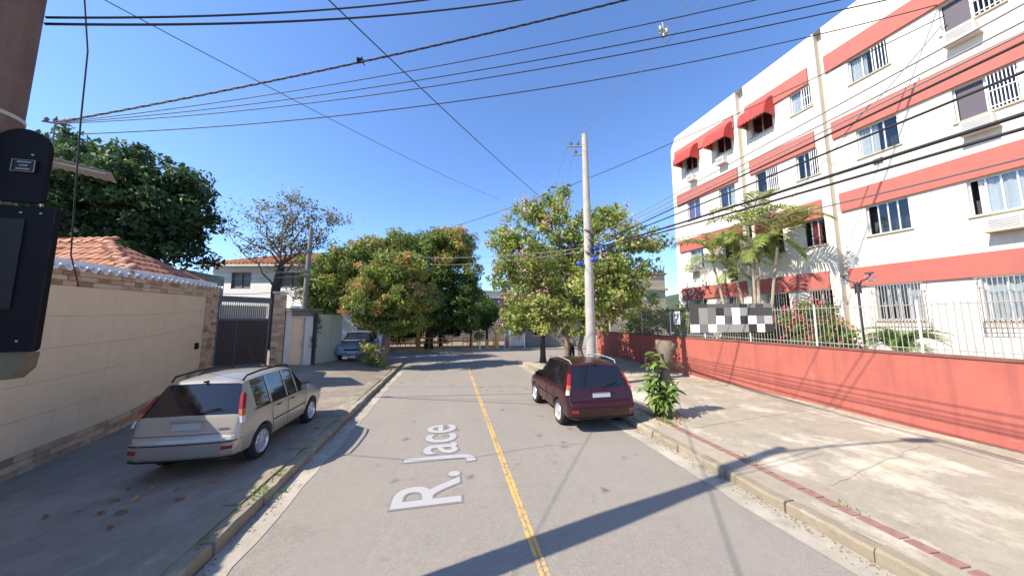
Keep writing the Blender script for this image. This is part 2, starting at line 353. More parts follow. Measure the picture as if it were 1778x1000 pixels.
def branchy(mb, a, b, r0, r1, rng, n=5, wob=.12, seg=7):
    a, b = Vector(a), Vector(b); L = (b - a).length; pts = []
    for i in range(n + 1):
        t = i / n; p = a.lerp(b, t); p.z += math.sin(t * math.pi) * L * .05
        if 0 < i < n: p += Vector((rng.uniform(-1, 1), rng.uniform(-1, 1), rng.uniform(-.5, .5))) * L * wob * .5
        pts.append(p)
    mb.tube(pts, [r0 + (r1 - r0) * i / n for i in range(n + 1)], seg); return pts
# ------------------------------------------------------------------ ground, road, pavements
g = MB(); grid(g, -220, 220, 8, -40, 400, 8, lambda x, y: -.2); struct('ground', g, M['earth'])
rd = MB(); grid(rd, -2.25, 4.3, 24, -7, 18.6, 60, lambda x, y: .012 * math.sin(math.pi * (x + 2.25) / 6.55) - .006)
grid(rd, -40, 60, 40, 17.0, 25.9, 10, lambda x, y: -.012)
struct('road', rd, M['asphalt'], smooth=True)
gl = MB(); pts = []
def gutter(x0, x1, y0, y1, n, seed):
    r2 = random.Random(seed); mb = MB(); V = []; F = []
    for i in range(n + 1):
        y = y0 + (y1 - y0) * i / n; j = r2.uniform(-.035, .035)
        a, b = x0 + (j if x0 > 0 else 0), x1 + (j if x0 < 0 else 0)
        z = lambda x: .012 * math.sin(math.pi * (min(max(x, -2.25), 4.3) + 2.25) / 6.55) - .006 + .006
        V += [(a, y, z(a)), ((a + b) / 2, y, z((a + b) / 2)), (b, y, z(b))]
    for i in range(n):
        F += [(3 * i, 3 * i + 1, 3 * i + 4, 3 * i + 3), (3 * i + 1, 3 * i + 2, 3 * i + 5, 3 * i + 4)]
    mb.add(V, F); return mb
def xkr(y): return 4.24
struct('gutter', gutter(3.86, 4.245, -6, 17.2, 60, 3), M['gutter'])
struct('gutter', gutter(-2.29, -1.98, -6, 17.6, 60, 4), M['gutter'])
# yellow centre line: two worn strips
def strip(x0f, w, y0, y1, n, z, seed, jit=.004):
    r2 = random.Random(seed); V = []; F = []
    for i in range(n + 1):
        y = y0 + (y1 - y0) * i / n; x = x0f(y); zz = .012 * math.sin(math.pi * (x + 2.25) / 6.55) - .006 + z
        V += [(x - w / 2 + r2.uniform(-jit, jit), y, zz), (x + w / 2 + r2.uniform(-jit, jit), y, zz)]
    for i in range(n): F.append((2 * i, 2 * i + 1, 2 * i + 3, 2 * i + 2))
    mb = MB(); mb.add(V, F); return mb
cl = lambda y: .925 + .0145 * y
t = thing('road_marking', 'worn double yellow centre line running along the road', 'road marking', (cl(0), 0, 0))
part('stripe', strip(lambda y: cl(y) - .028, .046, -5, 17.0, 110, .005, 1), M['yellow'], t)
part('stripe', strip(lambda y: cl(y) + .029, .047, -5, 17.0, 110, .005, 2), M['yellow'], t)
# street-name lettering
def text_mesh(body, size, off, sx, sy, z, m, name):
    cu = bpy.data.curves.new(name, 'FONT'); cu.body = body; cu.size = size; cu.offset = off; cu.resolution_u = 6
    o = bpy.data.objects.new(name, cu); COL.objects.link(o); dg = bpy.context.evaluated_depsgraph_get()
    me = bpy.data.meshes.new_from_object(o.evaluated_get(dg)); bpy.data.objects.remove(o); bpy.data.curves.remove(cu)
    xs = [v.co.x for v in me.vertices]; me.materials.clear(); me.materials.append(m)
    return me
tl = thing('street_lettering', 'pale lettering R. Jace laid along the left lane of the road', 'lettering', (.24, 4.48, .0))
def lay(me, z, sx, sy, x0):
    for v in me.vertices: v.co = (-(v.co.y) * sy, (v.co.x - x0) * sx, z + .012 * math.sin(math.pi * (.24 - v.co.y * sy + 2.25) / 6.55) - .006)
me = text_mesh('R. Jace', 1, .010, 1, 1, 0, M['roadwhite'], 'letters'); xs = [v.co.x for v in me.vertices]; ys = [v.co.y for v in me.vertices]
X0, SX, SY = min(xs), 3.22 / (max(xs) - min(xs)), .90 / max(ys)
lay(me, .010, SX, SY, X0); link('letters', me, tl)
me = text_mesh('R. Jace', 1, .032, 1, 1, 0, M['roadgrey'], 'letter_outline'); lay(me, .006, SX, SY, X0); link('letter_outline', me, tl)
# kerbs
def kerb(side, y0, y1, x, seed, w=.16):
    k = thing('kerb', '', ''); del k['label']; del k['category']; k['kind'] = 'structure'; r2 = random.Random(seed); y = y0
    while y < y1:
        L = r2.uniform(.7, 1.05); a = y + .006; b = min(y + L, y1) - .006; xa = x + r2.uniform(-.012, .012); xb = x + r2.uniform(-.012, .012); h = .13 + r2.uniform(-.012, .012)
        e = .02 * (1 if side < 0 else -1); mb = MB(); n = 5; V = []; F = []
        for i in range(n + 1):
            t_ = i / n; yy = a + (b - a) * t_; xx = xa + (xb - xa) * t_ + r2.uniform(-.008, .008); hh = h + r2.uniform(-.01, .006)
            ch = r2.uniform(.012, .04)      # worn arris
            V += [(xx, yy, -.1), (xx, yy, hh - ch), (xx - side * -ch * .8, yy, hh), (xx + side * w, yy, hh), (xx + side * w, yy, -.1)]
        for i in range(n):
            for q in range(4): F.append((5 * i + q, 5 * i + q + 1, 5 * i + q + 6, 5 * i + q + 5))
        F += [(0, 1, 2, 3, 4), tuple(5 * n + q for q in (4, 3, 2, 1, 0))]
        mb.add(V, F); part('kerb_stone', mb, M['kerb'], k); y += L
    return k
kerb(1, -4, 17.3, 4.25, 11); kerb(-1, -4, 18.2, -2.30, 12)
for x0, x1, yy, sd in ((4.26, 30, 17.32, 15), (-30, -2.31, 18.22, 16)):     # kerbs round the two corners
    k = bpy.data.objects.new('kerb', None); COL.objects.link(k); k['kind'] = 'structure'; r2 = random.Random(sd); x = x0
    while x < x1:
        L = r2.uniform(.8, 1.05); h = .135 + r2.uniform(-.01, .01); mb = MB(); a, b = x + .005, min(x + L, x1) - .005
        mb.hexa([(a, yy - .02, -.1), (b, yy - .02, -.1), (b, yy + .13, -.1), (a, yy + .13, -.1), (a, yy - .02, h), (b, yy - .02, h), (b, yy + .11, h), (a, yy + .11, h)]); part('kerb_stone', mb, M['kerb'], k); x += L
# right pavement
rw = MB(); rr2 = np.random.default_rng(5)
def zr(x, y): return .128 + .006 * math.sin(1.7 * x + y * .6) + .004 * math.sin(3.1 * y)
grid(rw, 4.40, 30, 60, -4, 17.3, 70, zr); rwo = struct('pavement', rw, M['walk'], smooth=True)
def px_(y): return 4.74 + .045 * (y - 2)
r2 = random.Random(21); y = .6
while y < 7.6:
    L = r2.uniform(.19, .23); mb = MB(); mb.box((0, 0, 0), (.135, L - .022, .02)); x = px_(y)
    o = part('paver', mb, M['paver'], rwo); o.location = (x + r2.uniform(-.006, .006), y, zr(x, y) + .004 + r2.uniform(-.004, .004)); o.rotation_euler = (r2.uniform(-.01, .01), r2.uniform(-.01, .01), -.045 + r2.uniform(-.02, .02)); y += L
# grit gathered along both gutters
gr = MB(); r3 = random.Random(77)
for k in range(1400):
    left = r3.random() < .4; y = r3.uniform(1.6, 12); d = abs(r3.gauss(0, .10)); x = (-2.285 + d) if left else (4.235 - d); s = r3.uniform(.002, .007) * (1.4 if r3.random() < .1 else 1)
    gr.box((x, y, .006 + s * .3), (s * 2, s * r3.uniform(1.2, 2.4), s * 1.3), r3.uniform(0, 3))
gro = part('gravel', gr, M['earth'], None, kind='stuff'); tag(gro, 'grit and small stones gathered along the gutters', 'grit')
# pavement joints: pale mortar lines
jt = MB()
for x0, y0, x1, y1, w in ((5.35, 3.62, 8.6, 4.35, .05), (5.2, 6.0, 9.2, 6.6, .025)):
    n = 14; r3 = random.Random(int(x0 * 10)); P = [Vector((x0 + (x1 - x0) * i / n, y0 + (y1 - y0) * i / n + r3.uniform(-.03, .03), 0)) for i in range(n + 1)]
    for i in range(n):
        a, b = P[i], P[i + 1]; jt.quad((a.x, a.y - w / 2, zr(a.x, a.y) + .006), (b.x, b.y - w / 2, zr(b.x, b.y) + .006), (b.x, b.y + w / 2, zr(b.x, b.y) + .006), (a.x, a.y + w / 2, zr(a.x, a.y) + .006))
part('mortar_joint', jt, M['gutter'], rwo)
# corner beyond the right pavement and the far pavement
fp = MB(); fp.box((0, 28.0, .02), (90, 4.4, .2)); struct('pavement', fp, M['walk'])
# left pavement, ramping up to the gate
def zl(x, y):
    d = max(0, -2.46 - x); return .125 + d * .136 * sstep(8.2, 13.5, y) - d * .008 * (1 - sstep(8.2, 13.5, y)) + .005 * math.sin(2.3 * x + y)
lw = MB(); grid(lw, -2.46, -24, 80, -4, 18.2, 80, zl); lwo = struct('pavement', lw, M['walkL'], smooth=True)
# driveway edge: slab joints standing a little proud along the left kerb
sl2 = MB(); r3 = random.Random(8)
for y0, y1, w in ((3.3, 4.7, .32), (4.75, 6.4, .30), (6.5, 8.4, .33), (8.5, 10.6, .3), (10.7, 13.2, .32), (13.3, 15.8, .3)):
    sl2.hexa([(-2.47, y0, .05), (-2.47, y1, .05), (-2.47 - w, y1 - .1, .05), (-2.47 - w + .08, y0 + .05, .05), (-2.47, y0, .142), (-2.47, y1, .142), (-2.47 - w, y1 - .1, .138 + zl(-2.8, y1) - .125), (-2.47 - w + .08, y0 + .05, .138 + zl(-2.8, y0) - .125)])
part('edge_slab', sl2, M['kerb'], lwo)
def wx0(y): return 9.42 + .046 * y
# gravelly soil bed beyond the wall
gd = MB(); gd.hexa([(wx0(-5) + .1, -5, 0), (41, -5, 0), (41, 20.4, 0), (wx0(20.4) + .1, 20.4, 0), (wx0(-5) + .1, -5, 1.15), (41, -5, 1.15), (41, 20.4, 1.15), (wx0(20.4) + .1, 20.4, 1.15)]); struct('garden_ground', gd, M['earth'])

# ------------------------------------------------------------------ red boundary wall with white bar fence
def wx(y): return 9.42 + .046 * y
wt = thing('boundary_wall', 'long low red painted boundary wall along the right pavement', 'wall', (wx(5), 5, .1))
mb = MB(); n = 26; V = []; F = []
for i in range(n + 1):
    y = -4 + 24.4 * i / n; x = wx(y); V += [(x, y, 0), (x, y, 1.70), (x + .2, y, 1.70), (x + .2, y, 0)]
for i in range(n):
    for q in range(3): F.append((4 * i + q, 4 * i + q + 1, 4 * i + q + 5, 4 * i + q + 4))
F += [(0, 1, 2, 3), tuple(4 * n + q for q in (3, 2, 1, 0))]
mb.add(V, F); part('wall', mb, M['redwall'], wt)
mb = MB(); mb.hexa([(wx(-4) - .025, -4, 1.702), (wx(-4) + .225, -4, 1.702), (wx(20.42) + .225, 20.42, 1.702), (wx(20.42) - .025, 20.42, 1.702), (wx(-4) - .025, -4, 1.75), (wx(-4) + .225, -4, 1.75), (wx(20.42) + .225, 20.42, 1.75), (wx(20.42) - .025, 20.42, 1.75)])
part('coping', mb, M['coping'], wt)
mb = MB(); n = 40; r3 = random.Random(2)
V = []; F = []
for i in range(n + 1):
    y = -4 + 24.3 * i / n; x = wx(y); h = .19 + r3.uniform(-.02, .03); V += [(x - .07 - r3.uniform(0, .03), y, .05), (x - .05, y, h - .04), (x - .004, y, h)]
for i in range(n):
    F += [(3 * i, 3 * i + 1, 3 * i + 4, 3 * i + 3), (3 * i + 1, 3 * i + 2, 3 * i + 5, 3 * i + 4)]
mb.add(V, F); part('plinth', mb, M['kerb'], wt, smooth=True)
ft = thing('bar_fence', 'white metal bar fence standing on top of the red wall', 'fence', (wx(6) + .1, 6, 1.75))
bm_ = MB(); bm_.tube([(0, 0, 0), (0, 0, 1.05), (0, 0, 1.10)], [.008, .008, .002], 6)
bme = bm_.mesh('bar', M['fence'])
pm_ = MB(); pm_.box((0, 0, .55), (.03, .03, 1.1)); pme = pm_.mesh('post', M['whitepaint'])
y = -1.2; k = 0
fo = wloc(ft)
while y < 20.2:
    post = k % 20 == 0
    o = link('post' if post else 'bar', pme if post else bme, ft, Vector((wx(y) + .1, y, 1.75)) - fo); o.rotation_euler = (rnd.uniform(-.01, .01), rnd.uniform(-.008, .008), 0)
    y += .098 if y < 12 else .115; k += 1
for z in (.09, 1.0):
    mb = MB(); mb.tube([(wx(-1.4) + .1, -1.4, 1.75 + z), (wx(20.3) + .1, 20.3, 1.75 + z)], .011, 6); part('rail', mb, M['fence'], ft)
# mosaic banner
bt = thing('banner', 'wide banner of grey, black and white squares tied to the bar fence', 'banner', (9.8, 9.5, 2.0))
GREY = [mat('banner_grey_%02d' % int(v * 100), (v, v, v * 1.02), .7, .05) for v in (.02, .04, .075, .13, .2, .31, .6, .82)]
rows = [(1.0, .86, [1, 1, 2, 2, 2, 2, 0, 3, 1, 3]), (.86, .575, [1, 4, 3, 0, 3, 7, 4, 1, 1, 1]), (.575, .285, [1, 4, 3, 7, 2, 6, 0, 6, 3, 5]), (.285, 0, [6, 3, 6, 4, 4, 4, 4, 0, 6, 0])]
c00, c10, c01, c11 = Vector((wx(11.3) + .06, 11.3, 1.93)), Vector((wx(7.78) + .06, 7.78, 2.08)), Vector((wx(11.3) + .06, 11.3, 3.13)), Vector((wx(7.78) + .06, 7.78, 2.95))
# perspective-free bilinear panel
def bp(u, v): return c00.lerp(c10, u).lerp(c01.lerp(c11, u), v)
mb = MB(); us = [0, .145, .275, .39, .495, .59, .68, .765, .85, .925, 1]
for t1, t0, cs in rows:
    for i, ci in enumerate(cs): mb.quad(bp(us[i], t0), bp(us[i + 1], t0), bp(us[i + 1], t1), bp(us[i], t1), ci)
part('printed_face', mb, GREY, bt, fix=False)
mb = MB(); q = Vector((.012, 0, 0)); mb.hexa([c00 + q * .3, c10 + q * .3, c10 + q, c00 + q, c01 + q * .3, c11 + q * .3, c11 + q, c01 + q]); part('backing', mb, GREY[4], bt)
sg = thing('sign', 'small white sign with blue print on the fence beside the shrubs', 'sign', (wx(12.1) + .06, 12.1, 2.3))
mb = MB(); mb.box((wx(12.1) + .05, 12.1, 2.56), (.015, .42, .56), rz=-.046); part('board', mb, M['whitepaint'], sg)
mb = MB()
for dy, dz, w, h in ((.1, .1, .06, .1), (-.06, .1, .08, .1), (0, -.08, .3, .03), (0, -.14, .05, .1), (0, -.25, .38, .03)): mb.box((wx(12.1) + .040, 12.1 + dy, 2.58 + dz), (.006, w, h), rz=-.046)
part('print', mb, M['blue'], sg)

# ------------------------------------------------------------------ apartment building
BD = Vector((-0.10296429, 0.99468505, 0)); BN = Vector((0.99468505, 0.10296429, 0)); BP = Vector((13.5, 6, 0))
def F_(u, d, z): return BP + BD * u + BN * d + Vector((0, 0, z))
apt = thing('apartment_building', 'white four storey apartment block with red bands and many windows', 'building', F_(0, 0, 1.1))
ROT = math.atan2(BD.y, BD.x) - math.pi / 2
def ubox(mb, u0, u1, d0, d1, z0, z1, mi=0):
    return mb.hexa([F_(u0, d0, z0), F_(u0, d1, z0), F_(u1, d1, z0), F_(u1, d0, z0), F_(u0, d0, z1), F_(u0, d1, z1), F_(u1, d1, z1), F_(u1, d0, z1)], mi)
FZ = [(2.45, 3.535), (5.16, 6.135), (7.8, 8.785), (10.46, 11.335)]
COLS = {'A': [(-4.6, -3.6), (-1.66, -.68), (.36, 1.28)], 'B': [(2.35, 3.02), (3.68, 4.53)], 'C': [(5.44, 6.22), (7.28, 8.05)]}
SEC = {'A': (-6.5, 1.87), 'B': (2.10, 4.75), 'C': (5.10, 8.95)}
top = lambda u: 13.27 - .045 * u
mb = MB()
for s, (u0, u1) in SEC.items():
    us = sorted({u0, u1, *[q for c in COLS[s] for q in c]}); zs = [0.2] + [q for f in FZ for q in f]
    op = {(c[0], f[0]) for c in COLS[s] for f in FZ}
    for i in range(len(us) - 1):
        a, b = us[i], us[i + 1]
        for j in range(len(zs)):
            z0 = zs[j]; z1a = zs[j + 1] if j + 1 < len(zs) else None
            if (a, z0) in op: 
                D = .16
                mb.quad(F_(a, 0, z0), F_(a, D, z0), F_(a, D, z1a), F_(a, 0, z1a)); mb.quad(F_(b, 0, z0), F_(b, 0, z1a), F_(b, D, z1a), F_(b, D, z0))
                mb.quad(F_(a, 0, z0), F_(b, 0, z0), F_(b, D, z0), F_(a, D, z0)); mb.quad(F_(a, 0, z1a), F_(a, D, z1a), F_(b, D, z1a), F_(b, 0, z1a)); continue
            if z1a is None:
                if s == 'C' and b > 8.9: mb.add([F_(a, 0, z0), F_(b, 0, z0), F_(b, 0, 12.27), F_(8.6, 0, 12.88), F_(a, 0, top(a))], [(0, 1, 2, 3, 4)])
                else: mb.quad(F_(a, 0, z0), F_(b, 0, z0), F_(b, 0, top(b)), F_(a, 0, top(a)))
            else: mb.quad(F_(a, 0, z0), F_(b, 0, z0), F_(b, 0, z1a), F_(a, 0, z1a))
for g0, g1 in ((1.87, 2.10), (4.75, 5.10)):      # recessed grooves between the three sections
    D = .27; mb.quad(F_(g0, D, .2), F_(g1, D, .2), F_(g1, D, top(g1) - .002), F_(g0, D, top(g0) - .002))
    mb.quad(F_(g0, 0, .2), F_(g0, D, .2), F_(g0, D, top(g0)), F_(g0, 0, top(g0))); mb.quad(F_(g1, 0, .2), F_(g1, 0, top(g1)), F_(g1, D, top(g1)), F_(g1, D, .2))
# roof, back and end walls
mb.add([F_(8.95, 0, .2), F_(8.95, 9, .2), F_(8.95, 9, 12.27), F_(8.95, 0, 12.27)], [(0, 1, 2, 3)]); mb.quad(F_(8.95, 0, 12.27), F_(8.95, 9, 12.27), F_(8.6, 9, 12.88), F_(8.6, 0, 12.88))
mb.quad(F_(8.6, .0, 12.88), F_(8.6, 9, 12.88), F_(-6.5, 9, top(-6.5)), F_(-6.5, .0, top(-6.5))); mb.quad(F_(-6.5, 9, .2), F_(8.95, 9, .2), F_(8.95, 9, 12.27), F_(-6.5, 9, top(-6.5)))
mb.quad(F_(-6.5, 0, .2), F_(-6.5, 0, top(-6.5)), F_(-6.5, 9, top(-6.5)), F_(-6.5, 9, .2))
part('wall', mb, M['facade'], apt, fix=False)
for (z0, z1) in ((3.55, 4.17), (6.15, 6.80), (8.80, 9.43), (11.35, 11.99)):
    for u0, u1 in ((-6.5, 1.86), (2.37, 4.70), (5.24, 8.66)):
        mb = MB(); ubox(mb, u0, u1, -.075, -.001, z0, z1); part('red_band', mb, M['band'], apt)
mb = MB(); ubox(mb, -6.5, 8.9, .45, .5, 1.5, 12.2); part('interior', mb, M['dark'], apt)
def window(u0, u1, z0, z1, panes=2, curtain=None, cfrac=(0, 1), shut=0, bars=None, openl=0, cage=False, hv=False):
    w = MB(); e = .035; d0, d1 = .085, .13
    ubox(w, u0, u0 + e, d0, d1, z0, z1); ubox(w, u1 - e, u1, d0, d1, z0, z1); ubox(w, u0 + e, u1 - e, d0, d1, z0, z0 + e); ubox(w, u0 + e, u1 - e, d0, d1, z1 - e, z1)
    fr = part('window', w, M['alu'], apt)
    m2 = MB(); n = panes; wd = (u1 - u0 - 2 * e) / n
    for i in range(1, n): ubox(m2, u0 + e + wd * i - .017, u0 + e + wd * i + .017, d0 + .004, d1 - .004, z0 + e, z1 - e)
    if n > 1: part('mullion', m2, M['alu'], fr)
    for i in range(n):
        a, b = u0 + e + wd * i + .017, u0 + e + wd * (i + 1) - .017
        fu = 1 - (a - u0) / (u1 - u0)      # 0 at the far (left in view) edge
        if openl and i >= n - openl: continue
        p = MB()
        if shut and i >= n - shut: ubox(p, a, b, .10, .112, z0 + e, z1 - e); part('shutter', p, M['shutter'], fr); continue
        ubox(p, a, b, .105, .110, z0 + e, z1 - e); part('pane', p, M['glass'], fr)
    if curtain:
        c = MB(); nn = 22; a, b = u0 + (u1 - u0) * cfrac[0], u0 + (u1 - u0) * cfrac[1]
        for i in range(nn):
            t0, t1 = a + (b - a) * i / nn, a + (b - a) * (i + 1) / nn; q0, q1 = .150 + .02 * math.sin(i * 1.7), .150 + .02 * math.sin((i + 1) * 1.7)
            c.quad(F_(t0, q0, z0), F_(t1, q1, z0), F_(t1, q1, z1 - .03), F_(t0, q0, z1 - .03))
        part('curtain', c, M[curtain], fr, fix=False)
    s = MB(); ubox(s, u0 - .05, u1 + .05, -.045, .08, z0 - .05, z0 - .004); part('sill', s, M['coping'] if False else M['beigebldg'], fr)
    if bars:
        b0, b1, nb = bars
        gm = MB(); 
        if cage: 
            for zz in (z0 - .2, z0 - .1, z0 + .02, z1 - .03): 
                gm = MB(); gm.add([F_(a_, d_, z_) for z_ in (zz, zz + .014) for a_, d_ in ((b0, -.004), (b0, -.262), (b1, -.262), (b1, -.004), (b1 - .014, -.004), (b1 - .014, -.250), (b0 + .014, -.250), (b0 + .014, -.004))],
                       [(0, 1, 9, 8), (1, 2, 10, 9), (2, 3, 11, 10), (3, 4, 12, 11), (4, 5, 13, 12), (5, 6, 14, 13), (6, 7, 15, 14), (7, 0, 8, 15), (0, 7, 6, 1), (1, 6, 5, 2), (2, 5, 4, 3), (8, 9, 14, 15), (9, 10, 13, 14), (10, 11, 12, 13)])
                part('grille_rail', gm, M['fence'], fr)
        elif hv:
            ubox(gm, b0, b1, -.012, .0, (z0 + z1) / 2, (z0 + z1) / 2 + .018); part('grille_rail', gm, M['whitepaint'], fr); gm = MB(); ubox(gm, b0, b1, -.012, 0, z0 + .08, z0 + .098); part('grille_rail', gm, M['whitepaint'], fr)
        for i in range(nb):
            u = b0 + (b1 - b0) * (i + .5) / nb; bb = MB()
            if cage: ubox(bb, u - .008, u + .008, -.248, -.236, z0 - .2, z1 - .01)
            else: ubox(bb, u - .009, u + .009, .0005, .018, z0 + .01, z1 - .01)
            part('bar', bb, M['fence'] if cage else M['whitepaint'], fr)
f1, f2, f3, f4 = FZ
a0, a1, a2 = COLS['A']; b0, b1 = COLS['B']; c0, c1 = COLS['C']
window(*a2, *f4, panes=3, bars=(.37, .74, 5), curtain='curtain', cfrac=(.55, .95)); window(*a1, *f4, panes=2, shut=1, bars=(-1.65, -1.18, 6), hv=True)
window(*a2, *f3, panes=3, curtain='curtain', cfrac=(.5, 1)); window(*a1, *f3, panes=2, shut=1, bars=(-1.65, -1.2, 8), hv=True)
window(*a2, *f2, panes=4, openl=1); window(*a1, *f2, panes=4, curtain='curtain', cfrac=(0, .86), openl=1)
window(*a2, *f1, panes=4, curtain='curtain', cfrac=(.0, .35), bars=(.22, 1.36, 17), cage=True); window(*a1, *f1, panes=3, curtain='curtain', cfrac=(0, 1), bars=(-1.85, -.62, 16), cage=True)
for f in FZ: window(*a0, *f, panes=2, curtain='curtain')
window(*b0, *f4, panes=2, curtain='curtain', cfrac=(.4, 1), bars=(2.36, 2.66, 4), hv=True); window(*b1, *f4, panes=2)
window(*b0, *f3, panes=3, bars=(2.36, 2.62, 4)); window(*b1, *f3, panes=2, bars=(3.7, 4.12, 6), hv=True)
window(*b0, *f2, panes=3, curtain='curtainred', cfrac=(.25, .7), openl=1); window(*b1, *f2, panes=3)
window(*b0, *f1, panes=2, bars=(2.28, 3.08, 10), cage=True); window(*b1, *f1, panes=2, bars=(3.6, 4.6, 12), cage=True)
window(*c0, *f4, panes=2); window(*c1, *f4, panes=2)
window(*c0, *f3, panes=2, curtain='curtain', cfrac=(0, .4)); window(*c1, *f3, panes=2, curtain='curtainviolet', cfrac=(.05, .95))
window(*c0, *f2, panes=2); window(*c1, *f2, panes=2, curtain='curtain', cfrac=(.3, 1))
window(*c0, *f1, panes=2, bars=(5.4, 6.3, 12), cage=True); window(*c1, *f1, panes=2, bars=(7.2, 8.15, 12), cage=True)
# louvred vent in the facade below a third-floor window
mb = MB(); ubox(mb, .70, 1.0, -.02, -.002, 7.34, 7.62); v = part('vent', mb, M['acbody'], apt); mb = MB(); ubox(mb, .74, .96, -.026, -.021, 7.38, 7.58); part('vent_hole', mb, M['dark'], v)
# wild aerial cable scrap over the second band
# awnings
def awning(u0, u1, z, label):
    t = thing('awning', label, 'awning', F_((u0 + u1) / 2, 0, z), group='red awnings on the top floor')
    P = [(0, z), (-.16, z - .03), (-.34, z - .14), (-.50, z - .32), (-.62, z - .56), (-.68, z - .78)]
    mb = MB(); n = 9
    for i in range(n):
        a, b = u0 + (u1 - u0) * i / n, u0 + (u1 - u0) * (i + 1) / n
        for j in range(5):
            s0 = .012 * (i % 2); s1 = .012 * ((i + 1) % 2)
            mb.quad(F_(a, P[j][0] + s0, P[j][1]), F_(b, P[j][0] + s1, P[j][1]), F_(b, P[j + 1][0] + s1, P[j + 1][1]), F_(a, P[j + 1][0] + s0, P[j + 1][1]))
    part('canvas', mb, M['awning'], t, smooth=True, fix=False)
    for u in (u0, u1):
        mb = MB(); mb.add([F_(u, d, zz) for d, zz in P] + [F_(u, 0, z - .78)], [tuple(range(7))]); part('side_panel', mb, M['awning'], t, fix=False)
    mb = MB(); n = 8
    def scal(pa, pb):
        for i in range(n):
            for k in range(4):
                t0, t1 = (i + k / 4) / n, (i + (k + 1) / 4) / n; h0, h1 = .05 + .055 * math.sin(k / 4 * math.pi), .05 + .055 * math.sin((k + 1) / 4 * math.pi)
                A, B = pa.lerp(pb, t0), pa.lerp(pb, t1); mb.quad(A, B, B - Vector((0, 0, h1)), A - Vector((0, 0, h0)))
    scal(F_(u0, -.682, z - .78), F_(u1, -.682, z - .78)); scal(F_(u0 - .002, 0, z - .78), F_(u0 - .002, -.68, z - .78)); scal(F_(u1 + .002, 0, z - .78), F_(u1 + .002, -.68, z - .78))
    part('valance', mb, M['awning'], t, fix=False)
    mb = MB()
    for u in (u0 + .02, u1 - .02): mb.tube([F_(u, 0, z - .9), F_(u, -.66, z - .78)], .012, 6)
    mb.tube([F_(u0 + .02, -.665, z - .785), F_(u1 - .02, -.665, z - .785)], .012, 6); part('frame', mb, M['steel'], t)
awning(7.12, 8.22, 11.72, 'red fabric awning nearest the far end of the white apartment block'); awning(5.28, 6.38, 11.72, 'red fabric awning above the upper air conditioner, middle of three'); awning(3.55, 4.66, 11.74, 'largest red fabric awning, nearest the plain barred top floor window')
def ac(u, z, label, w=.4, shelf=False):
    t = thing('air_conditioner', label, 'air conditioner', F_(u, -.1, z), group='air conditioners on the white facade')
    mb = MB(); ubox(mb, u - w / 2, u + w / 2, -.30, -.002, z, z + .30); part('casing', mb, M['acbody'], t)
    mb = MB()
    for k in range(6): ubox(mb, u - w / 2 + .03, u + w / 2 - .03, -.306, -.301, z + .04 + k * .04, z + .06 + k * .04)
    part('grille', mb, M['acgrille'], t)
    mb = MB(); ubox(mb, u - w / 2 - .04, u + w / 2 + .04, -.33, -.003, z - .04, z - .003); part('bracket', mb, M['beigebldg'] if shelf else M['acbody'], t)
ac(-1.02, 9.98, 'white air conditioner under the shuttered top floor window at frame edge', .5); ac(-1.05, 7.34, 'white air conditioner under the third floor barred window at frame edge', .5)
ac(-1.2, 4.66, 'air conditioner on a beige shelf under the curtained second floor window', .5, True)
ac(7.55, 9.82, 'small air conditioner under the awning nearest the block end', .34); ac(5.85, 9.9, 'small air conditioner under the middle red awning', .36)
ac(7.75, 5.0, 'air conditioner behind the first palm crown on the white facade', .34); ac(5.85, 4.78, 'lone small air conditioner between the palm trunks on the facade', .34)
# ------------------------------------------------------------------ left house: tiled wall, brick trim, sheet eave, clay roof
LD = Vector((-.2425, .9701, 0)); LN = Vector((.9701, .2425, 0)); LO = Vector((-6.24, 6.16, 0))
def L_(u, d, z): return LO + LD * u + LN * d + Vector((0, 0, z))
lrot = math.atan2(LD.y, LD.x)
def lbox(mb, u0, u1, d0, d1, z0, z1, mi=0):
    return mb.hexa([L_(u0, d0, z0), L_(u1, d0, z0), L_(u1, d1, z0), L_(u0, d1, z0), L_(u0, d0, z1), L_(u1, d0, z1), L_(u1, d1, z1), L_(u0, d1, z1)], mi)
def wtop(u): return 3.345 + .043 * u
lh = thing('house', 'single storey house with beige tiled front, brick trim and clay tile roof', 'house', L_(2, 0, .1))
mb = MB(); U0, U1 = -6.2, 6.92
mb.hexa([L_(U0, -.3, -.1), L_(U1, -.3, -.1), L_(U1, -.02, -.1), L_(U0, -.02, -.1), L_(U0, -.3, wtop(U0)), L_(U1, -.3, wtop(U1)), L_(U1, -.02, wtop(U1)), L_(U0, -.02, wtop(U0))])
mb.hexa([L_(U1 - .25, -4.5, -.1), L_(U1, -4.5, -.1), L_(U1, -.3, -.1), L_(U1 - .25, -.3, -.1), L_(U1 - .25, -4.5, 3.4), L_(U1, -4.5, 3.4), L_(U1, -.3, 3.5), L_(U1 - .25, -.3, 3.5)])
part('wall', mb, M['grout'], lh)
def zb(u):      # lower trim top
    p = L_(u, 0, 0); return .40 + max(0, zl(p.x, p.y) - .1) * .95
def ztrim(u): return 2.99 + .036 * u
r4 = random.Random(14)
